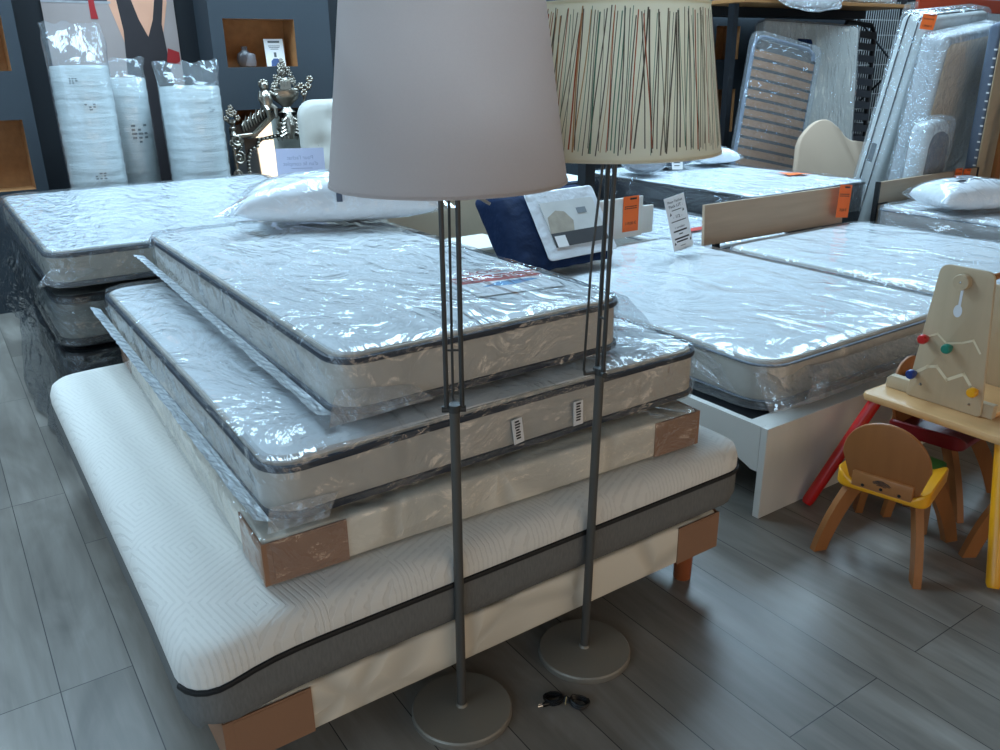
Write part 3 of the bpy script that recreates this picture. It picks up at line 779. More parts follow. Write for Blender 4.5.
# ------------------------------------------------------------------ left pile of bagged mattresses
LS_U, LS_V, LS_L, LS_W = 0.35, 3.92, 1.62, 2.03
M_side2 = mat('dim beige mattress border', rgb(170, 164, 150), 0.75, 0, 0.05)
for k, (z, T, lbl) in enumerate(((0.762, 0.158, 'bagged mattress with navy piping, topmost of the pile by the rolled mattresses'),
                             (0.50, 0.225, 'bagged mattress with dark piping, second from the top in the pile by the rolled mattresses'),
                             (0.235, 0.225, 'dark wrapped mattress, third down in the pile by the rolled mattresses'))):
    t = thing('bagged_mattress', lbl, 'mattress', W(LS_U, LS_V, z), A0, 'bagged mattresses in the left pile')
    mattress(t, LS_L, LS_W, T, 0.10, m_body=M_side2 if k < 2 else M_chart, m_tape=M_navytape if k == 0 else M_blacktape, tape=0.012 if k == 0 else 0.02)
    if k == 0: top_panel(t, LS_L, LS_W, T, R=0.09, seed=9)
    film(t, LS_L+.03, LS_W+.03, T+(.014 if k == 0 else .008), M_film if k == 0 else M_film_dark, (-.015, -.015, 0), 0.11, 0.03, 0.008, 7, 0.05, 20+k, sides=0.012)
    if k == 0:
        crumple(t, [(-.06, 0.03, T*.8), (-.06, LS_W*.8, T*.8), (-.16, LS_W*.8, -.34), (-.10, 0.05, -.20)], 18, 0.02, 5, M_film_dark)
        crumple(t, [(0.01, -.017, T*.62), (0.2, -.017, T*.45), (0.05, -.05, .035), (-.07, -.06, .035)], 10, 0.010, 15, M_film_soft)
    if k == 2:
        crumple(t, [(-.06, -.01, 0.2), (-.06, 1.2, 0.2), (-.14, 1.2, -.2), (-.09, -.02, -.21)], 16, 0.02, 25, M_film_dark)
t = thing('divan_bed', 'dark film wrapped bed base on the floor under the left mattress pile', 'bed base', W(LS_U+.03, LS_V+.03, 0), A0)
b = B(); rplate(b, LS_L-.06, LS_W-.06, 0.19, 0.03, 0.01, 0.15, 3, None, (0, 0, .04)); obj('upholstered_box', b, M_chart, t)
for x, y in ((.08, .08), (LS_L-.14, .08), (.08, LS_W-.14), (LS_L-.14, LS_W-.14)):
    b = B(); lathe(b, [(0, 0), (.03, 0), (.03, .042), (0, .042)], 14, Matrix.Translation((x, y, 0))); obj('foot', b, M_black, t)
# paper card on the pile, its print showing through from the far side
t = thing('sign_card', 'white card seen from behind with faint reversed print, standing by the ornate mirror', 'sign', W(2.0, 5.05, 0.938) + Vector((-.30, .0, 0)), math.radians(8))
t.location = Vector((-1.23, 5.33, 0.940))
b = B(); box(b, -.148, 0, 0.002, .148, .0015, .222); cd = obj('card', b, mat('lilac white card', rgb(206, 208, 226), 0.7, 0, 0.02, transl=0.3), t, False)
M_faint = mat('faint show-through ink', rgb(160, 164, 186), 0.8)
for body, sz, z in (("Pour l'achat", .034, .165), ("d'un lit complet", .034, .128)):
    lettering(body, sz, M_faint, cd, (0, -.0008, z), (PI/2, 0, PI), sx=-1.0).rotation_euler = (PI/2, 0, 0)
b = B(); box(b, -.06, -.001, .098, .07, 0, .102); prism(b, [(-.12, .05), (-.085, .037), (-.07, .045), (-.09, .056)], .001, Matrix.Rotation(PI/2, 4, 'X')); box(b, -.04, -.001, .03, .0, 0, .056); box(b, .01, -.001, .03, .02, 0, .06); box(b, .08, -.001, .03, .088, 0, .06)
obj('faint_marks', b, M_faint, cd, False)
b = B(); box(b, -.05, -.002, 0, .05, .035, .004); box(b, -.05, .003, 0, .05, .006, .02); obj('card_holder', b, mat('clear holder', rgb(190, 196, 205), 0.2), t, False)

# ------------------------------------------------------------------ rolled mattresses against the wall
def roll(label, u, v, r, h, bag_w, bag_top, prints, seed, tilt=0.0):
    t = thing('rolled_mattress', label, 'mattress', W(u, v, 0), rot=(0, 0, A0), group='rolled mattresses by the wall')
    b = B(); pr = [(0, 0), (r*.9, 0), (r, .02)]
    rnd = random.Random(seed); z = .05
    while z < h-.06:
        pr += [(r*(1+rnd.uniform(-.006, .006)), z), (r*(1+rnd.uniform(-.004, .01)), z+.035), (r*.985, z+.045)]
        z += rnd.uniform(.055, .10)
    pr += [(r, h-.02), (r*.96, h), (r*.5, h+.005), (0, h-.01)]
    lathe(b, pr, 40); body = obj('roll', b, mat('white vacuum packed foam', rgb(182, 190, 190), 0.28, 0, 0.06, (5, 5, 12), 0.3, (6, 6, 40), 0.6, 0.3, 0.1, 0.02), t, angle=50)
    b = B()
    n = 44; rows = [(0.02, 0), (h*.3, 0), (h*.6, 0), (h*.85, 0), (h, .05)] + [(h + (bag_top-h)*q/6, q/6) for q in range(1, 7)]
    rings = []
    for z, f in rows:
        ring = []
        for j in range(n):
            a = 2*PI*j/n; cx, cy = math.cos(a), math.sin(a)
            rx = (r+.008)*(1-f) + bag_w*f; ry = (r+.008)*(1-f) + .015*f
            p = Vector((rx*cx, ry*cy, z))
            k = nz((p.x, p.y, p.z), 10, seed)*(.004 + .03*f)
            zz = z + (nz((cx, seed, z), 2.5, seed)*.05*f)
            ring.append(b.verts.new((p.x + k*cx, p.y + k*1.2*(cy if abs(cy) > .1 else 1), zz)))
        rings.append(ring)
    for A, C in zip(rings, rings[1:]):
        for j in range(n): b.faces.new((A[j], A[(j+1) % n], C[(j+1) % n], C[j]))
    obj('plastic_sleeve', b, M_film_calm, t, angle=80)
    for (ang, z, w, hh, lines) in prints:
        b = B()
        for k in range(lines):
            for q in range(3):
                if rnd.random() < .8:
                    a0 = ang + (q-1)*w/r*.36; zz = z - k*hh/lines
                    a1 = a0 + w/r*.3*rnd.uniform(.5, 1); rr = r*1.0125+.002
                    pts = [(rr*math.cos(a0), rr*math.sin(a0), zz), (rr*math.cos(a1), rr*math.sin(a1), zz), (rr*math.cos(a1), rr*math.sin(a1), zz+hh/lines*.5), (rr*math.cos(a0), rr*math.sin(a0), zz+hh/lines*.5)]
                    b.faces.new([b.verts.new(p) for p in pts])
        obj('printed_marks', b, mat('grey print', rgb(92, 98, 100), 0.7), body, False)
    return t
FR = -PI/2 + 0.05
roll('rolled white mattress in a tall clear sleeve, leftmost of three against the wall', 0.985, 6.37, .180, 1.66, .188, 1.92, [(FR-.5, 1.58, .05, .04, 3), (FR-.1, 1.42, .07, .05, 3), (FR-.15, .98, .07, .05, 3)], 1)
roll('rolled white mattress with printed label, middle and narrowest of three against the wall', 1.30, 6.70, .158, 1.575, .155, 1.70, [(FR+.1, 1.25, .12, .14, 5)], 2)
roll('short rolled white mattress, rightmost of three and next to the ornate mirror', 1.685, 6.40, .204, 1.515, .225, 1.67, [(FR+.35, 1.37, .05, .04, 3)], 3)

# ------------------------------------------------------------------ poster in the recess
t = thing('poster', 'large wall poster of a neckline in a black top behind the rolled mattresses', 'poster', W(0.93, 7.112, 1.0), A0)
def flat(bm, pts, d=0.0): prism(bm, pts, .001, Matrix.Translation((0, -d, 0)) @ Matrix.Rotation(PI/2, 4, 'X'))
b = B(); box(b, 0, -.004, -.45, .91, 0, 1.75); obj('poster_sheet', b, mat('poster grey mauve', rgb(150, 138, 134), 0.6, 0, 0.12, (4, 4, 4)), t, False)
b = B(); flat(b, [(.0, 1.10), (.46, 1.10), (.46, 1.75), (0, 1.75)], .0045); obj('printed_shelf', b, mat('poster dark photo', rgb(52, 54, 58), 0.5, 0, 0.5, (14, 14, 14)), t, False)
b = B(); flat(b, [(0, 1.085), (.46, 1.085), (.46, 1.1), (0, 1.1)], .0055)
for x in (.09, .2, .38): flat(b, [(x, 1.12), (x+.06, 1.12), (x+.055, 1.3), (x+.03, 1.36), (x+.005, 1.3)], .0056)
obj('printed_glasses', b, mat('poster glass grey', rgb(150, 152, 156), 0.5, 0, 0.4, (20, 20, 20)), t, False)
b = B(); flat(b, [(.31, .98), (.36, .98), (.35, 1.06), (.345, 1.5), (.315, 1.5), (.31, 1.06)], .0065); obj('printed_bottle', b, mat('poster red', rgb(150, 26, 32), 0.5), t, False)
b = B(); flat(b, [(.44, 1.75), (.44, 1.1), (.52, .80), (.62, .62), (.70, .62), (.78, .80), (.86, 1.1), (.88, 1.75)], .005); obj('printed_skin', b, mat('poster skin', rgb(206, 152, 124), 0.6, 0, 0.12, (7, 7, 7)), t, False)
b = B(); flat(b, [(.50, 1.75), (.49, 1.25), (.52, .9), (.50, .6), (.40, -.4), (.88, -.4), (.82, .6), (.80, .95), (.86, 1.25), (.87, 1.75), (.83, 1.75), (.80, 1.25), (.74, .98), (.69, .86), (.64, .98), (.57, 1.25), (.54, 1.75)], .0065); obj('printed_black_top', b, mat('poster black', rgb(34, 30, 34), 0.6, 0, 0.2, (9, 9, 9)), t, False)
b = B(); flat(b, [(.80, .68), (.90, .66), (.90, .75), (.82, .78)], .0068); obj('printed_red_mark', b, mat('poster red', rgb(150, 26, 32)), t, False)

# ------------------------------------------------------------------ things in the lit niche
t = thing('bottle_vase', 'small dark round bottle vase standing in the upper wall niche', 'vase', W(2.27, 6.88, 1.636), A0)
b = B(); lathe(b, [(0, 0), (.045, 0), (.062, .03), (.066, .06), (.058, .095), (.03, .115), (.022, .125), (.026, .15), (.02, .15), (0, .12)], 24, Matrix.Diagonal((1, .6, 1, 1))); obj('vase_body', b, mat('smoky glazed clay', rgb(62, 58, 60), 0.35, 0, 0.2), t)
b = B(); lathe(b, [(0, 0), (.05, .004), (.056, .03), (.05, .09), (.03, .10), (0, .10)], 24, Matrix.Translation((.03, -.02, 0)) @ Matrix.Diagonal((.9, .45, 1, 1))); obj('front_panel', b, mat('grey glazed clay', rgb(96, 92, 94), 0.4), t)
t = thing('award_card', 'white printed card with a small figure leaning in the upper wall niche', 'card', W(2.43, 6.845, 1.638), rot=(math.radians(-8), 0, A0))
b = B(); box(b, 0, 0, 0, .155, .006, .205); cd = obj('card', b, M_paper, t, False)
b = B(); box(b, .03, -.001, .175, .125, 0, .19); box(b, .03, -.001, .150, .125, 0, .154); box(b, .035, -.001, .138, .12, 0, .142); box(b, .045, -.001, .126, .11, 0, .130); box(b, .068, -.001, .068, .088, 0, .104); obj('print', b, mat('grey print', rgb(92, 98, 100)), cd, False)
b = B(); flat(b, [(.035, .0), (.12, .0), (.115, .04), (.095, .058), (.06, .058), (.04, .04)], 0); obj('blue_print', b, mat('card blue', rgb(60, 84, 130), 0.6), cd, False)

# ------------------------------------------------------------------ ornate mirror
t = thing('ornate_mirror', 'tall ornate silver mirror with cherub, urn and flowers on its crest', 'mirror', W(2.46, 6.50, 0), rot=(math.radians(-5), 0, A0))
def scroll(bm, c, r, turns=1.4, dirn=1, rt=.008, a0=0, tail=None):
    pts = []
    n = int(18*turns)
    for k in range(n+1):
        f = k/n; a = a0 + dirn*2*PI*turns*f; rr = r*(1-.8*f)
        pts.append((c[0] + rr*math.cos(a), c[1], c[2] + rr*math.sin(a)))
    if tail: pts = [(q[0], c[1], q[1]) for q in tail] + pts
    tube(bm, pts, rt, 7)
HM = .92
b = B(); box(b, -.46, .0, 0, .46, .03, 1.20); prism(b, [(-.46, 1.2), (.46, 1.2), (.14, 1.32), (-.14, 1.32)], .03, Matrix.Translation((0, .03, 0)) @ Matrix.Rotation(PI/2, 4, 'X')); obj('backing', b, M_black, t, False)
for nm, pts in (('mirror_pane', [(-.36, .06), (.36, .06), (.36, 1.0), (.22, 1.10), (0, 1.13), (-.22, 1.10), (-.36, 1.0)]), ('mirror_pane', [(-.44, .06), (-.37, .06), (-.37, 1.13), (-.44, 1.13)]), ('mirror_pane', [(.37, .06), (.44, .06), (.44, 1.13), (.37, 1.13)]), ('mirror_pane', [(-.34, 1.12), (-.22, 1.125), (-.06, 1.15), (-.06, 1.27), (-.12, 1.30)]), ('mirror_pane', [(.34, 1.12), (.12, 1.30), (.06, 1.27), (.06, 1.15), (.22, 1.125)])):
    b = B(); prism(b, pts, .006, Matrix.Translation((0, 0, 0)) @ Matrix.Rotation(PI/2, 4, 'X')); obj(nm, b, M_mirror, t, False)
for sx in (-1, 1):
    b = B()
    tube(b, [(sx*.455, -.012, .03), (sx*.455, -.012, 1.14)], .016, 10); tube(b, [(sx*.455, -.02, 1.14), (sx*.26, -.02, 1.15)], .017, 10); tube(b, [(sx*.30, -.02, 1.13), (sx*.10, -.02, 1.29)], .017, 10); tube(b, [(sx*.3, -.03, 1.155), (sx*.1, -.03, 1.315)], .009, 8)
    obj('frame_rail', b, M_silver, t)
    b = B()
    for z in (.25, .5, .75, .98):
        b = B()
        scroll(b, (sx*.43, -.025, z), .05, 1.5, sx, .010, PI/2); scroll(b, (sx*.46, -.025, z+.11), .04, 1.4, -sx, .009, -PI/2)
        tube(b, [(sx*.43, -.025, z+.05), (sx*.40, -.03, z+.08), (sx*.45, -.025, z+.14)], .008, 6)
        obj('scrollwork', b, M_silver, t)
    b = B(); scroll(b, (sx*.43, -.03, 1.115), .045, 1.6, sx, .012, 0)
    obj('scrollwork', b, M_silver, t)
    b = B()
    pth = [(sx*.36, .06), (sx*.365, .6), (sx*.36, .95), (sx*.33, 1.03), (sx*.27, 1.06), (sx*.25, 1.11), (sx*.15, 1.115), (sx*.06, 1.15), (sx*.06, 1.22), (sx*.03, 1.28)]
    for (a, c) in zip(pth, pth[1:]):
        d = math.hypot(c[0]-a[0], c[1]-a[1]); m = max(1, int(d/.026))
        for q in range(m):
            f = q/m; ball(b, (a[0]+(c[0]-a[0])*f, -.018, a[1]+(c[1]-a[1])*f), .0125, u=8, v=6)
    obj('beaded_border', b, M_silver, t)
    b = B()                                           # finial with flowers on the outer corner
    lathe(b, [(0, 1.15), (.028, 1.15), (.014, 1.18), (.03, 1.205), (.012, 1.225), (.034, 1.245), (.03, 1.265), (0, 1.27)], 14, Matrix.Translation((sx*.445, -.015, 0)))
    for (dx, dz) in ((0, .03), (-.045, .0), (.045, .0), (-.022, .045), (.025, .04), (0, .075)):
        for k in range(5):
            a = k*2*PI/5; ball(b, (sx*.445+dx+.013*math.cos(a), -.03, 1.275+dz+.013*math.sin(a)), .011, u=7, v=5)
    obj('corner_finial', b, M_silver, t)
    b = B()                                           # leaf spray above the sloping rail
    for k in range(9):
        x = sx*(.36-.022*k); z = 1.17+.012*k
        tube(b, [(x, -.02, z), (x+sx*.012, -.03, z+.05), (x-sx*.004, -.03, z+.085+.02*(k % 2))], [.004, .011, .003], 6)
    obj('leaf_spray', b, M_silver, t)
b = B()
lathe(b, [(0, 1.30), (.07, 1.30), (.045, 1.32), (.03, 1.34), (.05, 1.36), (.10, 1.40), (.115, 1.44), (.11, 1.455), (.12, 1.465), (.115, 1.475), (0, 1.475)], 24, Matrix.Diagonal((1, .5, 1, 1)) @ Matrix.Translation((0, -.05, 0)))
obj('urn', b, M_silver, t)
b = B(); rnd = random.Random(4)
for k in range(46):
    f = rnd.random(); z = 1.47 + .20*f; w = .115*(1-f)**.8
    x = rnd.uniform(-w, w); y = -.03 + rnd.uniform(-.03, .02)
    for q in range(4):
        a = q*PI/2 + k; ball(b, (x+.012*math.cos(a), y, z+.012*math.sin(a)), .011, u=6, v=5)
ball(b, (0, -.03, 1.685), .016)
for k in range(7): tube(b, [((k-3)*.012, -.06, 1.475), ((k-3)*.012, -.065, 1.53), ((k-3)*.007, -.05, 1.555)], [.008, .008, .004], 6)
obj('flower_bouquet', b, M_silver, t)
b = B(); tube(b, [(0, -.04, 1.10), (0, -.05, 1.2), (0, -.03, 1.3)], [.02, .05, .03], 10)
for k in range(5):
    for sx in (-1, 1): tube(b, [(0, -.05, 1.28-.03*k), (sx*(.05+.01*k), -.06, 1.24-.03*k), (sx*(.03+.012*k), -.05, 1.17-.02*k)], [.01, .013, .004], 6)
obj('acanthus_crest', b, M_silver, t)
def cherub(x, sx):
    bm = B()
    ball(bm, (x, -.04, 1.50), .036, (1, 1, 1.1), 14, 10); 
    for k in range(10): ball(bm, (x+.03*math.cos(k*.7), -.03, 1.515+.025*math.sin(k*.7)), .014, u=7, v=5)
    tube(bm, [(x, -.04, 1.34), (x, -.045, 1.40), (x, -.04, 1.45), (x, -.04, 1.475)], [.045, .05, .042, .018], 12)
    tube(bm, [(x+.035*sx, -.045, 1.455), (x+.075*sx, -.06, 1.43), (x+.12*sx, -.055, 1.45)], [.016, .013, .011], 8)
    tube(bm, [(x-.035*sx, -.045, 1.455), (x-.055*sx, -.06, 1.40), (x-.03*sx, -.07, 1.36)], [.016, .013, .011], 8)
    tube(bm, [(x+.02*sx, -.05, 1.36), (x+.05*sx, -.085, 1.33), (x+.055*sx, -.07, 1.26)], [.026, .022, .013], 8)
    tube(bm, [(x-.02*sx, -.05, 1.36), (x-.01*sx, -.085, 1.32), (x+.0*sx, -.07, 1.25)], [.026, .022, .013], 8)
    obj('cherub', bm, M_silver, t)
cherub(-.165, 1)
b = B()
tube(b, [(.12, -.03, 1.33), (.16, -.04, 1.42), (.19, -.04, 1.50)], [.012, .01, .006], 8)
for (dx, dz) in ((.19, .0), (.15, -.05), (.21, .05), (.13, .0)):
    for k in range(6):
        a = k*PI/3; ball(b, (dx+.018*math.cos(a), -.04, 1.49+dz+.018*math.sin(a)), .014, u=7, v=5)
obj('flower_branch', b, M_silver, t)

# buttoned headboard leaning beside the mirror
t = thing('tufted_headboard', 'ivory buttoned upholstered headboard leaning on the wall by the mirror', 'headboard', W(2.43, 6.22, 0), rot=(math.radians(-4), 0, A0))
b = B()
BTN = [(.14 + (r_ % 2)*.15 + .30*q, z) for r_, z in enumerate((.62, .84, 1.06, 1.25)) for q in range(3) if .14 + (r_ % 2)*.15 + .30*q < .86]
def tuft(p):
    q = p.copy()
    if q.z > .085:
        for (bx, bz) in BTN:
            d = math.hypot(q.x-bx, q.y-bz)
            if d < .14: q.z -= .03*(1-d/.14)**2
    return q
rplate(b, .90, 1.40, .11, .13, .05, .03, 4, tuft)
for v in b.verts: v.co = Vector((v.co.x, -v.co.z+.055, v.co.y))
obj('upholstered_panel', b, M_velvet, t, angle=80)
b = B()
for (bx, bz) in BTN: ball(b, (bx, -.024, bz), .014, (1, .6, 1), 10, 8)
bo = obj('upholstery_buttons', b, M_velvet, t); bo['kind'] = 'stuff'

# ------------------------------------------------------------------ white bed with bagged mattress (middle)
def orange_tag(label, loc, rot, w, h, price, parent=None, group='orange price cards', lines=2):
    t = thing('price_tag', label, 'price tag', loc, rot=rot, group=group)
    b = B(); box(b, 0, -.001, 0, w, 0, h); c = obj('card', b, M_orange, t, False)
    b = B(); box(b, w*.42, -.002, h*.90, w*.84, -.001, h*.95)
    for k in range(lines):
        for q in range(6): box(b, w*(.10+.13*q), -.002, h*(.70-.055*k), w*(.10+.13*q+.10), -.001, h*(.725-.055*k))
    obj('small_print', b, M_ink, c, False)
    lettering(price, w*.19, M_ink, c, (w*.5, -.0018, h*.23), (PI/2, 0, 0), name='price_lettering')
    return t
t = thing('platform_bed', 'white laminate bed frame under the large bagged mattress in the middle', 'bed', W(2.36, 1.745, 0), A0)
b = B(); box(b, 0, 0, 0, 1.62, .03, .375, .002); obj('footboard', b, M_whitelam, t, False)
b = B(); prism(b, [(.031, .19), (.06, .19), (.18, .235), (2.2, .235), (2.2, .375), (.031, .375)], .028, Matrix(((0, 0, 1, 0), (1, 0, 0, 0), (0, 1, 0, 0), (0, 0, 0, 1)))); obj('side_rail', b, M_whitelam, t, False)
b = B(); box(b, 1.59, .031, .2, 1.62, 2.2, .375); obj('side_rail', b, M_whitelam, t, False)
b = B(); box(b, .03, .031, .355, 1.59, .10, .373); obj('ledge_board', b, M_whitelam, t, False)
b = B(); box(b, .03, .12, .33, 1.588, 2.16, .345); obj('mattress_deck', b, M_chart, t, False)
b = B(); box(b, .1, 2.205, 0, 1.6, 2.235, .53, .002); obj('headboard_board', b, M_whitelam, t, False)
for x in (.2, 1.4):
    b = B(); box(b, x, 2.02, 0, x+.06, 2.08, .33); obj('leg', b, M_chart, t, False)
t = thing('bagged_mattress', 'wide white mattress in loose clear bag on the white laminate bed frame', 'mattress', W(2.50, 1.875, 0.376), A0)
mattress(t, 1.42, 1.98, .178, .12, m_tape=mat('thin grey piping', rgb(90, 100, 112), 0.6), tape=.005); top_panel(t, 1.42, 1.98, .178, R=.11, seed=30)
def flare(p):
    k = .055*(1 - min(1, max(0, p.z/.15)))**1.5
    return Vector((p.x - k*max(0, 1-p.x/.15) + k*.3*max(0, (p.x-1.3)/.15), p.y - k*1.1*max(0, 1-p.y/.15), p.z))
film(t, 1.45, 2.01, .194, M_film_calm, (-.015, -.015, 0.002), .125, .035, .005, 6, .035, 31, sides=.01, fn=flare)
crumple(t, [(-.02, .05, .14), (.35, -.025, .13), (.22, -.105, .03), (-.09, -.09, .03)], 18, .014, 33)
crumple(t, [(.25, -.025, .13), (1.3, -.025, .13), (1.3, -.105, .022), (.10, -.105, .03)], 22, .014, 34)
# navy duvet pack leaning on the bed head
t = thing('duvet_pack', 'navy bedding pack with white window and photo card, propped on the middle bed', 'bedding pack', W(2.47, 3.40, .588), rot=(0, 0, A0 + math.radians(3)))
PD = .24
def pk(x, h, d):                                   # x along the pack, h up its face, d out of its face
    return Vector((x + .10*h, PD + .78*h - d, h*.80 + .012 + .05*(d/PD)*(h/.42)))
def puff(p):
    ex = min(1, max(0, min(p.x, .68-p.x)/.2)); eh = min(1, max(0, min(p.y, .42-p.y)/.15))
    d = p.z + .02*ex*eh*(1 if p.z > .12 else -.3) + .006*nz(p, 11, 3) + .008*math.sin(p.x*46)*(1-eh)
    return pk(p.x, p.y, d)
b = B(); rplate(b, .68, .42, PD, .05, .05, .025, 5, puff); obj('navy_wadding', b, M_navy, t, angle=80)
b = B(); rplate(b, .50, .345, .01, .02, .003, .03, 2, lambda p: pk(p.x+.165, p.y+.06, PD + .026 + p.z + .004*nz(p, 14, 2)))
win = obj('white_window', b, mat('white bedding behind film', rgb(214, 220, 226), 0.25, 0, 0.06, (9, 9, 9), 0.5, (18, 18, 18), 0.6, 0.5, 0.1, 0.02), t, angle=80)
def inpack(bm, z):
    for w in bm.verts: w.co = pk(w.co.x + .235, w.co.y + .12, PD + .04 + w.co.z + z)
b = B(); box(b, 0, 0, 0, .39, .225, .002); inpack(b, 0); cd = obj('photo_card', b, mat('pale photo card', rgb(196, 198, 196), 0.35, 0, 0.12, (12, 12, 12)), win, False)
b = B(); box(b, .0, 0, 0, .39, .07, .001); inpack(b, .0025); obj('card_band', b, mat('card charcoal', rgb(62, 62, 64), 0.4), win, False)
b = B(); prism(b, [(.0, .07), (.17, .07), (.19, .12), (.15, .17), (.09, .18), (.02, .15)], .001); inpack(b, .0025); obj('card_picture', b, mat('card beige', rgb(160, 152, 138), 0.4, 0, 0.3, (20, 20, 20)), win, False)
b = B(); box(b, .24, .15, 0, .31, .18, .001); inpack(b, .0025); obj('card_print', b, mat('card print grey', rgb(120, 128, 134), 0.4), win, False)
b = B(); box(b, .015, .0, 0, .09, .055, .001); inpack(b, .0038); obj('card_logo', b, M_paper, win, False)
# two white headboard boards with an orange card
for (nm, lb, u0, u1, v, h) in (('headboard_panel', 'white headboard board with orange price card, behind the navy bedding pack', 2.78, 3.80, 3.93, .255), ('headboard_panel', 'lower white board just right of the white headboard board', 3.10, 3.95, 3.985, .18)):
    t = thing(nm, lb, 'headboard', W(u0, v + .02, .574 if h > .2 else .57), A0, 'white headboard boards')
    b = B(); box(b, 0, 0, 0, u1-u0, .018, h, .002); obj('board', b, M_whitelam, t, False)
    b = B()
    for x in (.12, u1-u0-.12): box(b, x-.025, .019, .003, x+.025, .033, h*.8)
    obj('back_batten', b, M_whitelam, t, False)
orange_tag('orange price card reading 119,00 on the white headboard board', W(3.625, 3.9465, .612), (0, 0, A0), .135, .225, '119,00 €')
# white notice standing on the middle mattress
t = thing('offer_sign', 'white printed notice standing upright on the middle bagged mattress', 'sign', W(3.54, 3.40, .592), rot=(math.radians(-6), math.radians(-13), A0 - math.radians(12)))
b = B(); box(b, 0, 0, 0, .135, .003, .315); cd = obj('sign_board', b, M_paper, t, False)
for body, sz, z in (("Pour l'achat", .021, .285), ("Pack LIT :", .024, .258), ("- 1/2 -", .026, .195), ("1 oreiller", .019, .132)):
    lettering(body, sz, M_ink, cd, (.067, -.0012, z), (PI/2, 0, 0))
b = B()
for (x0, x1, z, hh) in ((.035, .10, .232, .004), (.02, .118, .166, .005), (.022, .112, .106, .009), (.055, .08, .088, .006), (.02, .118, .062, .009), (.03, .105, .045, .008), (.05, .085, .02, .003)): box(b, x0, -.001, z, x1, 0, z+hh)
for x, z in ((.018, .205), (.105, .215), (.012, .03), (.118, .035)): flat(b, [(x, z), (x+.012, z+.006), (x+.006, z+.02)], 0)
obj('small_print', b, M_ink, cd, False)
b = B(); box(b, .02, -.02, -.001, .115, .035, .003); obj('sign_foot', b, M_paper, t, False)

# white bedside cabinet
t = thing('bedside_cabinet', 'white open bedside cabinet behind the front pile', 'cabinet', W(2.62, 4.16, 0), A0)
t.scale = (.8, 1, .88)
b = B()
for bx_ in ((0, 0, 0, .018, .38, .66), (.382, 0, 0, .40, .38, .66), (0, 0, .66, .40, .38, .678), (.018, .36, .02, .382, .378, .66), (.018, .01, .02, .382, .36, .038), (.018, .01, .36, .382, .36, .376)): box(b, *bx_)
obj('carcass', b, M_whitelam, t, False)
b = B(); box(b, .02, -.016, .05, .38, 0, .34, .002); dr = obj('door', b, M_whitelam, t, False)
b = B(); ball(b, (.06, -.028, .2), .012); obj('knob', b, M_chrome, dr)

# ------------------------------------------------------------------ second bed: bagged mattress and oak headboard
t = thing('divan_bed', 'low brown bed base under the bagged mattress with the oak headboard board', 'bed base', W(4.06, 1.55, 0), A0)
b = B(); box(b, 0, 0, .06, 1.42, 1.95, .365, .01); obj('box_base', b, M_brownwood, t, False)
for x, y in ((.06, .06), (1.3, .06), (.06, 1.83), (1.3, 1.83)):
    b = B(); box(b, x, y, 0, x+.06, y+.06, .061); obj('foot', b, M_black, t, False)
t = thing('bagged_mattress', 'mattress in shiny crinkled bag in front of the oak headboard board', 'mattress', W(4.05, 1.53, .367), A0)
mattress(t, 1.42, 1.93, .178, .10, tape=.005, m_tape=mat('thin grey piping', rgb(90, 100, 112))); top_panel(t, 1.42, 1.93, .178, R=.09, seed=40)
film(t, 1.45, 1.96, .194, M_film_calm, (-.015, -.015, 0), .115, .035, .008, 6, .035, 41, sides=.015)
t = thing('oak_headboard', 'light oak headboard board with orange card behind the shiny bagged mattress', 'headboard', W(3.985, 3.57, .38), rot=(math.radians(-3), 0, A0 - math.radians(2)))
b = B(); box(b, 0, 0, .158, 1.37, .022, .415, .002); obj('board', b, M_oak, t, False)
for x in (.12, 1.2):
    b = B(); box(b, x, .023, -.30, x+.05, .045, .38); obj('leg', b, M_darkmetal, t, False)
orange_tag('orange price card reading 70,00 hanging on the oak headboard board', W(5.19, 3.478, .60), (math.radians(-3), math.radians(6), A0 - math.radians(2)), .135, .225, '70,00 €')
# low bagged mattress glimpsed between notice and oak board
t = thing('bagged_mattress', 'low bagged mattress with red label between the notice and the oak board', 'mattress', W(4.03, 3.66, .30), A0)
mattress(t, .94, 1.9, .19, .08, tape=.005); top_panel(t, .94, 1.9, .19, R=.07, seed=50); film(t, .97, 1.93, .205, M_film, (-.015, -.015, 0), .1, .03, .012, 7, .05, 51)
b = B(); box(b, .30, .38, .2165, .52, .46, .2175); prism(b, [(.2, .3), (.31, .36), (.2, .42)], .001, Matrix.Translation((0, 0, .2165))); obj('red_label', b, mat('label red', rgb(176, 46, 30)), t, False)
t = thing('divan_bed', 'brown wooden bed base under the low bagged mattress with red label', 'bed base', W(4.05, 3.68, 0), A0)
b = B(); box(b, 0, 0, .06, .92, 1.86, .297, .01); obj('box_base', b, M_brownwood, t, False)
for x, y in ((.05, .05), (.81, .05), (.05, 1.75), (.81, 1.75)):
    b = B(); box(b, x, y, 0, x+.06, y+.06, .061); obj('foot', b, M_black, t, False)

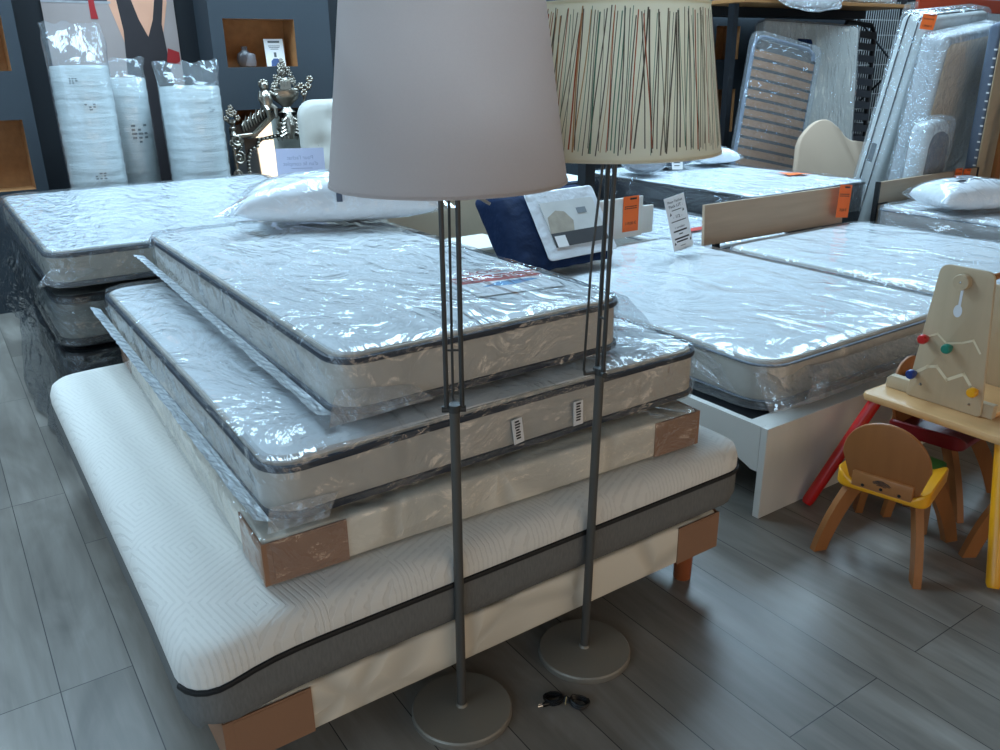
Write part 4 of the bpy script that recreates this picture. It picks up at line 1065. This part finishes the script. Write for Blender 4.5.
# ------------------------------------------------------------------ high charcoal-sided mattress further back
t = thing('divan_bed', 'dark box bed base under the charcoal-sided mattress', 'bed base', W(5.07, 4.08, 0), A0)
b = B(); rplate(b, 1.36, 1.96, .385, .03, .01, .2, 3, None, (0, 0, .06)); obj('upholstered_box', b, M_chart, t)
for x, y in ((.06, .06), (1.24, .06), (.06, 1.84), (1.24, 1.84)):
    b = B(); box(b, x, y, 0, x+.06, y+.06, .062); obj('foot', b, M_black, t, False)
t = thing('charcoal_mattress', 'mattress with charcoal sides and pale quilted top near the slatted base', 'mattress', W(5.05, 4.06, .448), A0)
mattress(t, 1.40, 2.0, .235, .09, m_body=M_chart, m_tape=M_blacktape); top_panel(t, 1.40, 2.0, .235, R=.08, seed=60)
film(t, 1.43, 2.03, .252, film_mat('crinkled clear polythene', haze=.03, bscale=(10, 3, 9), bump=0.8, base=.07), (-.015, -.015, 0), .1, .03, .012, 7, .045, 61)
b = B()
sheet(b, lambda x, y: Vector((1.06 + .22*x + .04*y, .52 + .17*y - .06*x, .2575 + .006*math.sin(3*x+2*y))), 6, 5); obj('orange_card', b, M_orange, t)
pillow('navy_cushion', 'navy cushion with a white card at the back of the charcoal-sided mattress', W(5.70, 5.66, .722), A0 - math.radians(25), .46, .30, .18, M_navy, M_film, seed=7, ears=.01)
t = thing('sign_card', 'small white printed card leaning on the navy cushion', 'sign', W(5.53, 5.40, .724), rot=(math.radians(-10), 0, A0 - math.radians(25)))
b = B(); box(b, 0, 0, 0, .10, .003, .19); cd = obj('sign_board', b, M_paper, t, False)
b = B(); 
for k in range(6): box(b, .015+.006*(k % 2), -.001, .16-.026*k, .085-.008*(k % 3), 0, .167-.026*k)
obj('small_print', b, M_ink, cd, False)
pillow('grey_pillow', 'grey pillow at the far left end of the charcoal-sided mattress', W(5.22, 5.46, .722), A0 + math.radians(60), .38, .32, .20, mat('mid grey cotton', rgb(128, 132, 140), 0.8, 0, 0.2, (12, 12, 12)), M_film, seed=9, ears=.01)
pillow('white_pillow', 'flat white bagged pillow beyond the navy cushion', W(6.20, 5.55, .722), A0 - math.radians(20), .42, .36, .14, None, M_film, seed=10, ears=.03)
# bed behind the lamps: navy sides, white top, beige headboard, and a dark post in front
t = thing('navy_mattress', 'navy-sided mattress with white top glimpsed between the lampshades', 'mattress', W(3.60, 5.74, .45), A0)
mattress(t, 1.36, .9, .21, .08, m_body=M_navy, m_tape=M_navytape); top_panel(t, 1.36, .9, .21, R=.07, seed=70)
t = thing('divan_bed', 'dark box bed under the navy-sided mattress', 'bed base', W(3.62, 5.76, 0), A0)
b = B(); rplate(b, 1.32, .86, .445, .03, .01, .2, 3, None, (0, 0, .002)); obj('upholstered_box', b, M_chart, t)
t = thing('beige_headboard', 'plain beige headboard board behind the navy-sided mattress', 'headboard', W(3.70, 6.685, 0), A0)
M_beigeb = mat('beige board', rgb(208, 192, 170), 0.7, 0, 0.06)
b = B(); box(b, 0, 0, 0, 1.3, .05, .84, .01); obj('board', b, M_beigeb, t, False)
b = B(); box(b, 0, -.005, .841, 1.3, .055, .88, .006); obj('top_rail', b, M_brownwood, t, False)
t = thing('beige_headboard', 'pale beige headboard board behind the white bedside cabinet', 'headboard', W(2.02, 4.72, 0), A0)
b = B(); box(b, 0, 0, 0, 1.15, .04, .80, .01); obj('board', b, M_beigeb, t, False)
b = B(); box(b, 0, -.005, .801, 1.15, .045, .825, .004); obj('top_rail', b, M_whitelam, t, False)
t = thing('display_post', 'dark square post standing between the beds behind the lamps', 'post', W(3.985, 4.80, 0), A0)
t.location = W(3.88, 4.62, 0)
b = B(); box(b, -.045, -.045, .012, .045, .045, 1.36, .004); obj('post_shaft', b, M_walldark, t, False)
b = B(); box(b, -.075, -.075, 0, .075, .075, .012, .003); obj('base_plate', b, M_darkmetal, t, False)

# ------------------------------------------------------------------ bed at the right edge with a pillow
t = thing('divan_bed', 'grey box bed under the bagged mattress with the bagged pillow, at the right', 'bed base', W(5.638, 1.644, 0.000), A0)
b = B(); box(b, 0, 0, .06, 1.36, 1.82, .43, .01); obj('upholstered_box', b, M_greyplastic, t, False)
for x, y in ((.06, .06), (1.24, .06), (.06, 1.7), (1.24, 1.7)):
    b = B(); box(b, x, y, 0, x+.06, y+.06, .061); obj('foot', b, M_black, t, False)
t = thing('bagged_mattress', 'bagged mattress under the bagged pillow, in front of the dark-edged oak headboard', 'mattress', W(5.609, 1.605, 0.439), A0)
mattress(t, 1.42, 1.83, .195, .08, m_body=M_greyplastic, tape=.005, m_tape=mat('thin grey piping', rgb(90, 100, 112))); top_panel(t, 1.42, 1.83, .195, R=.07, seed=80)
film(t, 1.45, 1.86, .211, M_film, (-.015, -.015, 0), .09, .03, .012, 7, .05, 81)
t = thing('oak_headboard', 'oak headboard with dark end strip and two orange cards behind the bagged pillow', 'headboard', W(5.705, 3.505, 0.000), A0)
b = B(); box(b, .022, 0, .12, 1.36, .025, .793, .002); obj('board', b, M_oak, t, False)
b = B(); box(b, 0, -.004, 0, .021, .03, .796, .001); obj('end_strip', b, M_black, t, False)
b = B(); box(b, 1.361, -.004, 0, 1.382, .03, .796, .001); obj('end_strip', b, M_black, t, False)
b = B(); box(b, .023, -.004, .63, .14, -.0005, .642); obj('joint_strip', b, M_black, t, False)
orange_tag('left of two orange price cards on the dark-edged oak headboard', W(6.701, 3.493, 0.688), (math.radians(2), 0, A0), .105, .125, '199,00 €')
orange_tag('right of two orange price cards on the dark-edged oak headboard', W(6.817, 3.491, 0.659), (math.radians(2), math.radians(4), A0), .105, .145, '49,00 €')
p = pillow('bagged_pillow', 'white bagged pillow with grey printed band on the right-hand bed', W(5.879, 2.930, 0.666), math.radians(8), .66, .42, .20, None, M_film_main, seed=12, ears=.05)
b = B()
sheet(b, lambda x, y: Vector((-.16 + .50*x, -.10 + .13*x + .07*y + .05*x*x, .207 - .155*max(0, x-.35)**1.6 - .02*y)), 14, 4); obj('printed_band', b, mat('grey print band', rgb(140, 142, 152), 0.5, 0, 0.3, (30, 8, 8)), p)
b = B()
sheet(b, lambda x, y: Vector((-.12 + .12*x, -.02 + .07*y, .215)), 4, 3); obj('printed_block', b, mat('grey print', rgb(92, 98, 100)), p)

# ------------------------------------------------------------------ leaning stock along the back right
def leaning(name, label, cat, BL, TL, side, group=None):
    """stands at BL, its edge rises to TL; local x = along its width (side), z = up, y = away"""
    BL, TL, side = Vector(BL), Vector(TL), Vector(side)
    z = (TL-BL).normalized(); x = (side - z*side.dot(z)).normalized(); y = z.cross(x)
    t = thing(name, label, cat, (0, 0, 0), group=group)
    t.matrix_world = Matrix(((x.x, y.x, z.x, BL.x), (x.y, y.y, z.y, BL.y), (x.z, y.z, z.z, BL.z), (0, 0, 0, 1)))
    return t, (TL-BL).length
def vslab(t, w, d, h, m, name, R=.06, r=.02, o=(0, 0, 0), fn=None, step=.08, angle=40):
    b = B(); rplate(b, w, h, d, R, r, step, 3, fn)
    for v in b.verts: v.co = Vector((v.co.x + o[0], d - v.co.z + o[1], v.co.y + o[2]))
    return obj(name, b, m, t, angle=angle)
UDIR, VDIR = W(1, 0), W(0, 1)
# slatted base in film
t, h = leaning('slatted_bed_base', 'film wrapped slatted wooden bed base leaning in front of the wrapped white mattress', 'slatted base', (2.27, 8.30, .03), (2.555, 8.72, 1.893), Vector((.764, .30, .10)))
SW = .80
b = B()
pts = [(.02, .03)] + [(.03, h-.14), (.05, h-.06), (.12, h-.02), (SW-.12, h-.02), (SW-.05, h-.06), (SW-.03, h-.14)] + [(SW-.02, .03)]
tube(b, [(x, .06, z) for x, z in pts], .022, 8, True); obj('steel_frame', b, M_bluegrey, t)
nS = 18
for k in range(nS):
    z = .10 + (h-.32)*k/(nS-1)
    b = B(); sheet(b, lambda x, y: Vector((.035 + (SW-.07)*x, .032 - .016*math.sin(PI*x), z + .064*y)), 8, 1); sheet(b, lambda x, y: Vector((.035 + (SW-.07)*x, .042 - .016*math.sin(PI*x), z + .064*y)), 8, 1); obj('slat', b, M_slat, t)
    for x in (.03, SW-.075):
        b = B(); box(b, x, .024, z+.066, x+.045, .062, z+.090); obj('slat_holder', b, M_black, t, False)
b = B(); box(b, .05, .066, .05, SW-.05, .072, h-.05); obj('gap_shade_sheet', b, mat('grey brown gap shade', rgb(74, 66, 60), .9), t, False)  # added dark sheet, its colour stands in for shade between the slats
vslab(t, SW+.03, .11, h+.02, M_film, 'plastic_wrap', .08, .02, (-.015, -.005, 0), lambda p: p + Vector((0, 0, .012*nz(p, 6, 3))), .05)
# white mattress in film behind it
t, h = leaning('wrapped_mattress', 'film wrapped white mattress leaning behind the slatted wooden base', 'mattress', (2.82, 9.02, .03), (2.815, 9.36, 2.02), Vector((1.196, .45, .0)))
vslab(t, 1.25, .17, h, mat('white stored mattress', rgb(200, 198, 188), 0.7, 0, 0.08, (3, 3, 3)), 'mattress_body', .05, .03)
vslab(t, 1.27, .19, h+.02, film_mat('heavy wrinkled polythene', haze=.14, bscale=(9, 9, 2.5), bump=1.0, base=.13), 'plastic_bag', .06, .03, (-.01, -.01, 0), lambda p: p + Vector((0, 0, .02*nz((p.x*1.5, p.y*.5, 0), 6, 5))), .05, 80)
b = B()
rnd = random.Random(8)
for k in range(7):
    x = .42 + .025*k; tube(b, [(x, -.02, h-.17), (x+.01, -.022, h-.20+.02*rnd.random()), (x+.03, -.021, h-.28-.05*rnd.random())], [.012, .016, .008], 6)
obj('torn_label', b, M_navy, t)
# dark slatted bases
for k, (lb, off) in enumerate((('dark slatted bed base with small orange card, frontmost of three behind the wrapped mattress', 0), ('dark slatted bed base sandwiched between two others behind the wrapped mattress', .20), ('dark slatted bed base rearmost of three behind the wrapped mattress', .40))):
    t, h = leaning('dark_slatted_base', lb, 'slatted base', (3.86 + off*.3, 9.72 + off*.7, 0), (3.89 + off*.3, 9.98 + off*.7, 2.02), Vector((.86, .5, 0)), 'dark slatted bed bases')
    b = B(); tube(b, [(.02, .03, .02), (.02, .03, h-.08), (.08, .03, h), (.5, .03, h), (.56, .03, h-.08), (.56, .03, .02)], .024, 8, True); obj('steel_frame', b, M_darkmetal, t)
    for q in range(15):
        z = .1 + (h-.25)*q/14
        b = B(); box(b, .0, .005, z, .58, .018, z+.075, .004); obj('slat', b, mat('black slat', rgb(46, 48, 54), .5), t, False)
    if k == 0:
        b = B(); box(b, .0, -.004, 1.18, .06, .0, 1.30); obj('orange_card', b, M_orange, t, False)
# two upright mattresses leaning together
t, h = leaning('standing_mattress', 'pale mattress with two dark pipings standing on end in clear film, left of two', 'mattress', (3.124, 7.615, .02), (3.247, 7.17, 1.965), W(0, -1))
mw = .225
vslab(t, mw, .92, h, mat('stored mattress white', rgb(206, 206, 200), .75, 0, .04), 'mattress_body', .05, .04)
for x in (.06, mw-.07):
    p = [Vector((x, q.x, q.y)) for q in [Vector((a.x-.006, a.y-.006, 0)) for a in rrect(.932, h+.012, .05, 0)]]
    b = B(); tube(b, p, .006, 7, True); obj('piping', b, M_blacktape, t)
b = B(); box(b, .075, -.004, .82, .12, -.001, .98); obj('side_label', b, mat('grey print', rgb(92, 98, 100)), t, False)
vslab(t, mw+.03, .95, h+.03, M_film, 'plastic_bag', .06, .03, (-.015, -.015, 0), lambda p: p + Vector((0, 0, .012*nz(p, 6, 9))), .06, 80)
crumple(t, [(.0, -.02, h), (.06, .1, h+.01), (.05, .1, h+.09), (.01, -.02, h+.08)], 8, .012, 19)
t2 = orange_tag('orange price card clipped to the standing mattress with two pipings', Vector((3.31, 6.985, 1.845)), (0, math.radians(8), math.radians(-20)), .10, .11, '129,00 €')
t, h = leaning('standing_mattress', 'white mattress with beige face standing on end in clear film, right of two', 'mattress', (3.30, 7.28, .02), (3.297, 6.90, 1.80), W(0, -1))
vslab(t, .20, .88, h, mat('stored mattress grey white', rgb(186, 188, 188), .75, 0, .06), 'mattress_body', .06, .05)
b = B(); rplate(b, .80, h-.1, .012, .05, .005, .1, 2)
for v in b.verts: v.co = Vector((.203 + v.co.z, v.co.x + .05, v.co.y + .05))
obj('beige_face', b, mat('beige mattress face', rgb(216, 188, 154), .8, 0, .1, (4, 4, 4)), t)
vslab(t, .245, .91, h+.02, M_film_soft, 'plastic_bag', .06, .04, (-.012, -.015, 0), lambda p: p + Vector((0, 0, .014*nz(p, 6, 12))), .06, 80)
# bag with a dark bolster
t, h = leaning('bagged_bolster', 'clear bag holding a dark grey bolster, standing behind the dark-edged oak headboard', 'bolster', tuple(W(6.45, 3.685, .02)), tuple(W(6.37, 3.585, 1.16)), W(1, 0))
vslab(t, .34, .14, h, mat('white wadding', rgb(206, 210, 210), .8, 0, .06), 'white_wadding', .07, .05)
vslab(t, .24, .06, h-.17, M_grey, 'grey_bolster', .10, .025, (.075, -.030, .09))
vslab(t, .38, .19, h+.03, M_film_soft, 'plastic_bag', .08, .05, (-.015, -.040, 0), lambda p: p + Vector((0, 0, .012*nz(p, 8, 22))), .05, 80)
# bed base with blue-grey frame
t, h = leaning('slatted_bed_base', 'bed base with blue-grey stapled frame and beige boards, standing at the right edge', 'slatted base', (3.92, 7.10, 0), (3.73, 6.76, 1.865), W(.12, -1))
vslab(t, .085, .8, h, M_bluegrey, 'frame_side', .04, .02)
b = B(); rplate(b, .78, h-.04, .014, .06, .004, .1, 2)
for v in b.verts: v.co = Vector((.087 + v.co.z, v.co.x + .01, v.co.y + .02))
obj('beige_boards', b, mat('pale ply boards', rgb(192, 172, 142), .6, 0, .14, (2, 3, 14)), t)
b = B()
for k in range(26): box(b, .066, -.004, .12 + .064*k, .088, -.001, .132 + .064*k)
st = obj('staples', b, M_paper, t, False); st['kind'] = 'stuff'
# open slatted frame at the far right edge
t, h = leaning('pine_bed_end', 'upright pine frame with dark rods at the right edge of the shop', 'slatted base', (4.10, 6.95, 0), (4.045, 6.84, 1.27), W(1, -.35))
for x in (0, .80):
    b = B(); box(b, x, 0, 0, x+.05, .045, h, .004); obj('post', b, M_beech, t, False)
b = B(); box(b, .05, .005, h-.06, .80, .04, h-.005, .003); obj('rail', b, M_beechx, t, False)
b = B(); box(b, .05, .005, .12, .80, .04, .17, .003); obj('rail', b, M_beechx, t, False)
for k in range(8):
    b = B(); tube(b, [(.10 + .09*k, .02, .15), (.10 + .09*k, .02, h-.05)], .007, 8); obj('rod', b, M_black, t)
# curved headboard
t, h = leaning('curved_headboard', 'oatmeal linen headboard with a waved top edge leaning beside the slatted base', 'headboard', (2.84, 8.02, 0), (2.92, 8.25, 1.0), Vector((.90, .28, 0)))
pts = [(0, 0), (1.25, 0), (1.25, .93)]
def wave(x):
    if x < .28: return .90 + .255*math.sin(PI/2*min(1, x/.28))**.75
    if x < .62: return 1.155 - .165*(.5-.5*math.cos(PI*(x-.28)/.34))
    return .99
xs = [1.25*(1-q/60) for q in range(61)]
pts = [(0, 0), (1.25, 0)] + [(x, wave(x)) for x in xs]
pts[-1] = (0, .88)
b = B(); prism(b, pts, .07, Matrix.Translation((0, .07, 0)) @ Matrix.Rotation(PI/2, 4, 'X'), .014); obj('upholstered_panel', b, M_linen, t, angle=50)
# pallet rack with shelf
t = thing('pallet_rack', 'pallet rack with orange beam, dark braced uprights and wooden shelf above the leaning stock', 'rack', W(7.2, 5.9, 0), A0)
RZ = 2.15
for y, x0 in ((0, 2.68), (.72, 4.0)):
    b = B(); box(b, x0, y, RZ-.02, 5.0, y+.05, RZ+.13, .004); obj('orange_beam', b, M_rackorange, t, False)
b = B(); box(b, -.38, -.06, RZ, 2.42, .76, RZ+.035, .003); obj('shelf_board', b, mat('raw pine board', rgb(150, 106, 62), .6, 0, .15, (2, 20, 20)), t, False)
for y in (.50, .70):
    b = B(); box(b, -.38, y, RZ-.09, 2.42, y+.05, RZ-.001, .003); obj('shelf_bearer', b, M_darkmetal, t, False)
for x in (-.45, 2.435, 5.0):
    for y in (0, .70):
        b = B(); box(b, x, y, 0, x+.07, y+.07, 2.14 if x < 1 else 2.9); obj('upright', b, M_darkmetal, t, False)
    for k, z in enumerate((.25, .9, 1.55) if x > 0 else ()):
        b = B(); y0, y1 = (.07, .70) if k % 2 == 0 else (.70, .07)
        tube(b, [(x+.035, y0, z), (x+.035, y1, z+.6)], .014, 8); obj('brace', b, M_darkmetal, t)
for x in (3.3, 4.1):
    b = B(); tube(b, [(x, .03, RZ-.02), (x+.5, .74, .9)], .018, 8); obj('diagonal_brace', b, M_darkmetal, t)
# wire mesh behind the rack
t = thing('wire_mesh_panel', 'grey wire mesh panel behind the rack uprights', 'mesh panel', W(9.85, 6.80, 0), A0)
b = B()
for k in range(47): tube(b, [(.05*k, 0, .05), (.05*k, 0, 2.3)], .0045, 5)
for k in range(13): tube(b, [(0, .006, .1 + .18*k), (2.3, .006, .1 + .18*k)], .0045, 5)
w_ = obj('wires', b, mat('galvanised wire', rgb(170, 172, 172), .4, .3), t); w_['kind'] = 'stuff'
b = B(); tube(b, [(0, 0, .01), (2.3, 0, .01), (2.3, 0, 2.32), (0, 0, 2.32)], .010, 7, True); obj('mesh_frame', b, M_darkmetal, t)
# bags lying on the shelf
for k, (x, w, hgt, lb) in enumerate(((7.16, 1.02, .15, 'clear bagged bedding sagging over the left end of the rack shelf'), (8.30, 1.15, .10, 'flat bagged bedding on the right half of the rack shelf'))):
    oy = -.17 if k == 0 else .02
    t = thing('bagged_bedding', lb, 'bedding', W(x+.03, 5.87+oy, RZ+.041), A0, 'bags on the rack shelf')
    def sag(p):
        q = p.copy()
        if k == 0 and q.y < .125: q.z -= .13*(1-max(0, q.y)/.125)**1.2*(.55 + .45*math.sin(PI*min(1, max(0, q.x/w))))
        return q
    b = B(); rplate(b, w-.06, .68, hgt, .1, .05, .05, 3, lambda p: sag(p + Vector((0, 0, .02*nz(p, 5, 40+k) + .022))), (0, 0, 0)); obj('white_bedding', b, M_pillowcase, t, angle=80)
    film(t, w, .74, hgt+.05, M_film_soft, (-.03, -.03, .003), .12, .05, .014, 6, .05, 44+k, fn=sag)

# ------------------------------------------------------------------ children's corner
def kid_chair(name, label, u, v, yaw, m_seat, stool=None, cat='chair'):
    t = thing(name, label, cat, W(u, v, 0), yaw, 'small wooden seats around the play table')
    sw, sd = stool or (.29, .31)
    kx, ky = sw/.29, sd/.31
    b = B()
    def sh(p):
        q = p.copy(); s = abs(q.y-.15)/.15
        if p.z > .012 and not stool: q.z += .036*max(0, (s-.62)/.38)**1.0 if s > .62 else 0
        q.y = .15 + (q.y-.15)*(1 - .10*(q.x/.29))
        q.x = .145 + (q.x-.145)*kx; q.y = .15 + (q.y-.15)*ky
        return q
    rplate(b, .29, .31, .026, .04, .009, .018, 3, sh, (-.145, -.15, .252)); obj('seat', b, m_seat, t)
    if not stool: kid_back(t)
    for sx in (-1, 1):
        for sy in (-1, 1): kid_leg(t, sx, sy, kx, ky)
    return t
def kid_back(t):
    b = B(); n = 22
    pts = [(-.11, 0)] + [(-.143*math.cos(PI*k/n), .115 + .143*math.sin(PI*k/n)) for k in range(n+1)] + [(.11, 0)]
    prism(b, pts, .014, Matrix.Translation((-.128, 0, .272)) @ Matrix.Rotation(math.radians(-9), 4, 'Y') @ Matrix(((0, 0, 1, 0), (1, 0, 0, 0), (0, 1, 0, 0), (0, 0, 0, 1))), .004)
    obj('backrest', b, M_beech, t, angle=50)
    b = B(); box(b, -.148, -.10, .268, -.128, .10, .325, .006); bk = obj('back_block', b, M_beechx, t)
    b = B()
    for y, z in ((-.06, .281), (.0, .284), (.06, .281)): lathe(b, [(0, 0), (.006, 0), (.005, .002), (0, .002)], 10, Matrix.Translation((-.149, y, z)) @ Matrix.Rotation(-PI/2, 4, 'Y'))
    so = obj('screw_holes', b, M_black, bk)
    b = B(); rnd = random.Random(2)
    for k in range(9):
        z = .295 + .0022*k; a = .028*math.sin(PI*(k+1)/10)
        tube(b, [(-.1485, a*.9 + .008*rnd.random(), z), (-.1487, 0, z+.002), (-.1485, -a - .006*rnd.random(), z-.001)], .0007, 4)
    obj('stamped_mark', b, M_ink, bk)
def kid_leg(t, sx, sy, kx, ky):
    b = B()
    top = Vector((sx*.085*kx, sy*.10*ky, .253)); bot = Vector((sx*.185*kx, sy*.165*ky, 0))
    mid = top.lerp(bot, .45) + Vector((sx*.020*kx, sy*.016*ky, .0))
    out = Vector((sx*.85, sy*.53, 0)).normalized(); tang = Vector((-out.y, out.x, 0))
    secs = []
    for k in range(9):
        f = k/8; p = top*(1-f)**2 + mid*2*f*(1-f) + bot*f*f
        w = (.034 - .009*f)*min(1, .35 + .65*kx); th = .013
        secs.append([b.verts.new(p + out*a*w + tang*c*th) for a, c in ((-1, -1), (1, -1), (1, 1), (-1, 1))])
    for a, c in zip(secs, secs[1:]):
        for j in range(4): b.faces.new((a[j], a[(j+1) % 4], c[(j+1) % 4], c[j]))
    b.faces.new(secs[0]); b.faces.new(secs[-1])
    bmesh.ops.bevel(b, geom=[e for e in b.edges if len(e.link_faces) == 2 and e.calc_face_angle(0) > 1.0], offset=.004, segments=2, affect='EDGES')
    obj('leg', b, M_beech, t)
kid_chair('toddler_chair', 'small beech chair with yellow seat standing in front of the play table', 2.585, 1.365, A0 + math.radians(13), M_yellow)
kid_chair('toddler_chair', 'small beech chair with dark red seat between white bed and play table', 3.112, 1.505, A0 - PI/2 + math.radians(5), mat('dark red lacquer', rgb(120, 16, 20), .4))
kid_chair('toddler_stool', 'little green-topped stool squeezed between the yellow chair and the play table', 2.845, 1.405, A0, M_green, (.11, .14), 'stool').scale = (1, 1, .88)
kid_chair('toddler_stool', 'dark blue-topped stool under the play table behind its yellow leg', 2.94, 1.0, A0, M_darkblue, (.29, .29), 'stool')
t = thing('play_table', 'low birch play table with slanted red and yellow legs at the right', 'table', W(2.74, .55, 0), A0)
TL_, TW_, TZ = .82, 1.085, .473
b = B(); rplate(b, TL_, TW_, .032, .03, .012, .1, 3, None, (0, 0, TZ-.032)); obj('tabletop', b, M_birch, t)
for (fx, fy, tx, ty, m, nm) in ((-.14, 1.155, .06, 1.05, M_red, 'leg'), (-.118, .45, .06, .59, M_yellow, 'leg'), (.93, 1.14, .74, 1.04, M_green, 'leg'), (.90, .0, .72, .1, M_blue, 'leg')):
    b = B(); a = Vector((fx, fy, .012)); c = Vector((tx, ty, TZ-.034)); dd = (c-a).normalized()
    tube(b, [a - dd*.004 + Vector((0, 0, .0)), a + dd*.01, a.lerp(c, .5), c], [.018, .023, .024, .024], 18); obj(nm, b, m, t)
b = B(); box(b, .11, .12, TZ-.075, .135, TW_-.09, TZ-.033, .003); obj('apron', b, M_birch, t, False)
# play board
t = thing('activity_board', 'plywood activity board with coloured pegs in zigzag slots on the play table', 'toy', W(2.845, 1.245, TZ+.001), A0)
def yz(pts, h, x0=0.0, bev=0.0):                     # outline in (y, z), thickness h along -x... built at x0
    bm = B(); prism(bm, pts, h, Matrix.Translation((x0, 0, 0)) @ Matrix(((0, 0, 1, 0), (1, 0, 0, 0), (0, 1, 0, 0), (0, 0, 0, 1))), bev); return bm
def panel_outline(n=6):
    # corners: bottom right, top right, top left, bottom left (y runs to the left as seen)
    cs = [(.0, .0, .018), (.045, .505, .03), (.228, .505, .035), (.275, .0, .012)]
    out = []
    m = len(cs)
    for i, (y, z, r) in enumerate(cs):
        p = Vector((y, z)); a = (Vector(cs[i-1][:2]) - p).normalized(); c = (Vector(cs[(i+1) % m][:2]) - p).normalized()
        p0, p1 = p + a*r, p + c*r
        for k in range(n+1):
            f = k/n; q = p0*(1-f)**2 + p*2*f*(1-f) + p1*f*f; out.append((q.x, q.y))
    return out
pan = None
for k, x0 in enumerate((.0, .30)):
    q = obj('panel', yz([(y, z*(1-.22*k)) for y, z in panel_outline()], .012, x0, .0025), M_ply, t, angle=50)
    if k == 0: pan = q
b = yz([(-.03, 0), (.31, 0), (.365, .0), (.365, .035), (.35, .05), (-.03, .05)], .030, .014, .003); obj('foot_rail', b, M_ply, t, angle=50)
b = B(); box(b, .046, -.03, 0, .299, .34, .018, .003); obj('base_board', b, M_birch, t)
b = B(); tube(b, [(.012, .055, .487), (.16, .055, .487), (.30, .055, .385)], .011, 14); obj('top_rod', b, M_beechx, t)
M_slot = mat('pale routed groove', rgb(224, 206, 172), .6, 0, .05)
M_hole = mat('white backing in keyhole', rgb(216, 218, 222), .6, 0, .03)
def groove(pts, w):
    bm = B()
    for a, c in zip(pts, pts[1:]):
        a3, c3 = Vector((0, *a)), Vector((0, *c)); d = (c3-a3).normalized(); nrm = Vector((0, -d.z, d.y))*w
        bm.faces.new([bm.verts.new(p + Vector((-.0012, 0, 0))) for p in (a3-nrm-d*w, c3-nrm+d*w, c3+nrm+d*w, a3+nrm-d*w)])
    return bm
obj('slot', groove([(.225, .240), (.197, .256), (.161, .230), (.108, .245), (.072, .264), (.043, .226)], .0035), M_slot, t, False)
obj('slot', groove([(.245, .100), (.211, .128), (.179, .138), (.136, .10), (.082, .138), (.05, .10), (.03, .095)], .0055), M_slot, t, False)
b = B(); kh = [(.143 + .015*math.cos(a), .352 + .022*math.sin(a)) for a in [PI*2*k/24 for k in range(24)]]
f = b.faces.new([b.verts.new((-.0012, y-.0, z-.0)) for y, z in kh]); f = b.faces.new([b.verts.new((-.0014, y, z)) for y, z in ((.136, .37), (.136, .46), (.145, .46), (.145, .37))])
obj('keyhole', b, M_hole, t, False)
b = B(); lathe(b, [(0, 0), (.026, 0), (.0275, .003), (.0275, .024), (.026, .027), (.004, .027), (.004, .024), (0, .024)], 30, Matrix.Translation((-.002, .138, .458)) @ Matrix.Rotation(-PI/2, 4, 'Y')); wh = obj('wooden_wheel', b, M_ply, t)
b = B(); ball(b, (-.028, .138, .458), .004); obj('screw', b, M_chrome, wh)
def peg(y, z, m, dy):
    bm = B(); lathe(bm, [(0, 0), (.0085, 0), (.0085, .014), (.016, .016), (.0175, .022), (.0175, .034), (.014, .040), (0, .041)], 22, Matrix.Translation((-.0015, y, z)) @ Matrix.Rotation(-PI/2, 4, 'Y'))
    o = obj('peg', bm, m, t); return o
peg(.231, .232, M_red, 0); peg(.143, .220, M_teal, 0); peg(.252, .092, M_blue, 0); peg(.030, .092, M_yellow, 0)
for y, z in ((.225, .055), (.045, .035)):
    b = B(); lathe(b, [(0, 0), (.006, 0), (.005, .002), (0, .0025)], 12, Matrix.Translation((-.001, y, z)) @ Matrix.Rotation(-PI/2, 4, 'Y')); obj('screw', b, M_chrome, pan)

SC.view_settings.view_transform = 'Standard'; SC.view_settings.look = 'None'
SC.view_settings.gamma = 1.0; SC.view_settings.exposure = 0.0; SC.view_settings.use_curve_mapping = False
SC.cycles.transparent_max_bounces = 24; SC.cycles.max_bounces = 10; SC.cycles.diffuse_bounces = 5
SC.cycles.use_denoising = True
try: SC.cycles.denoising_prefilter = 'ACCURATE'
except Exception: pass
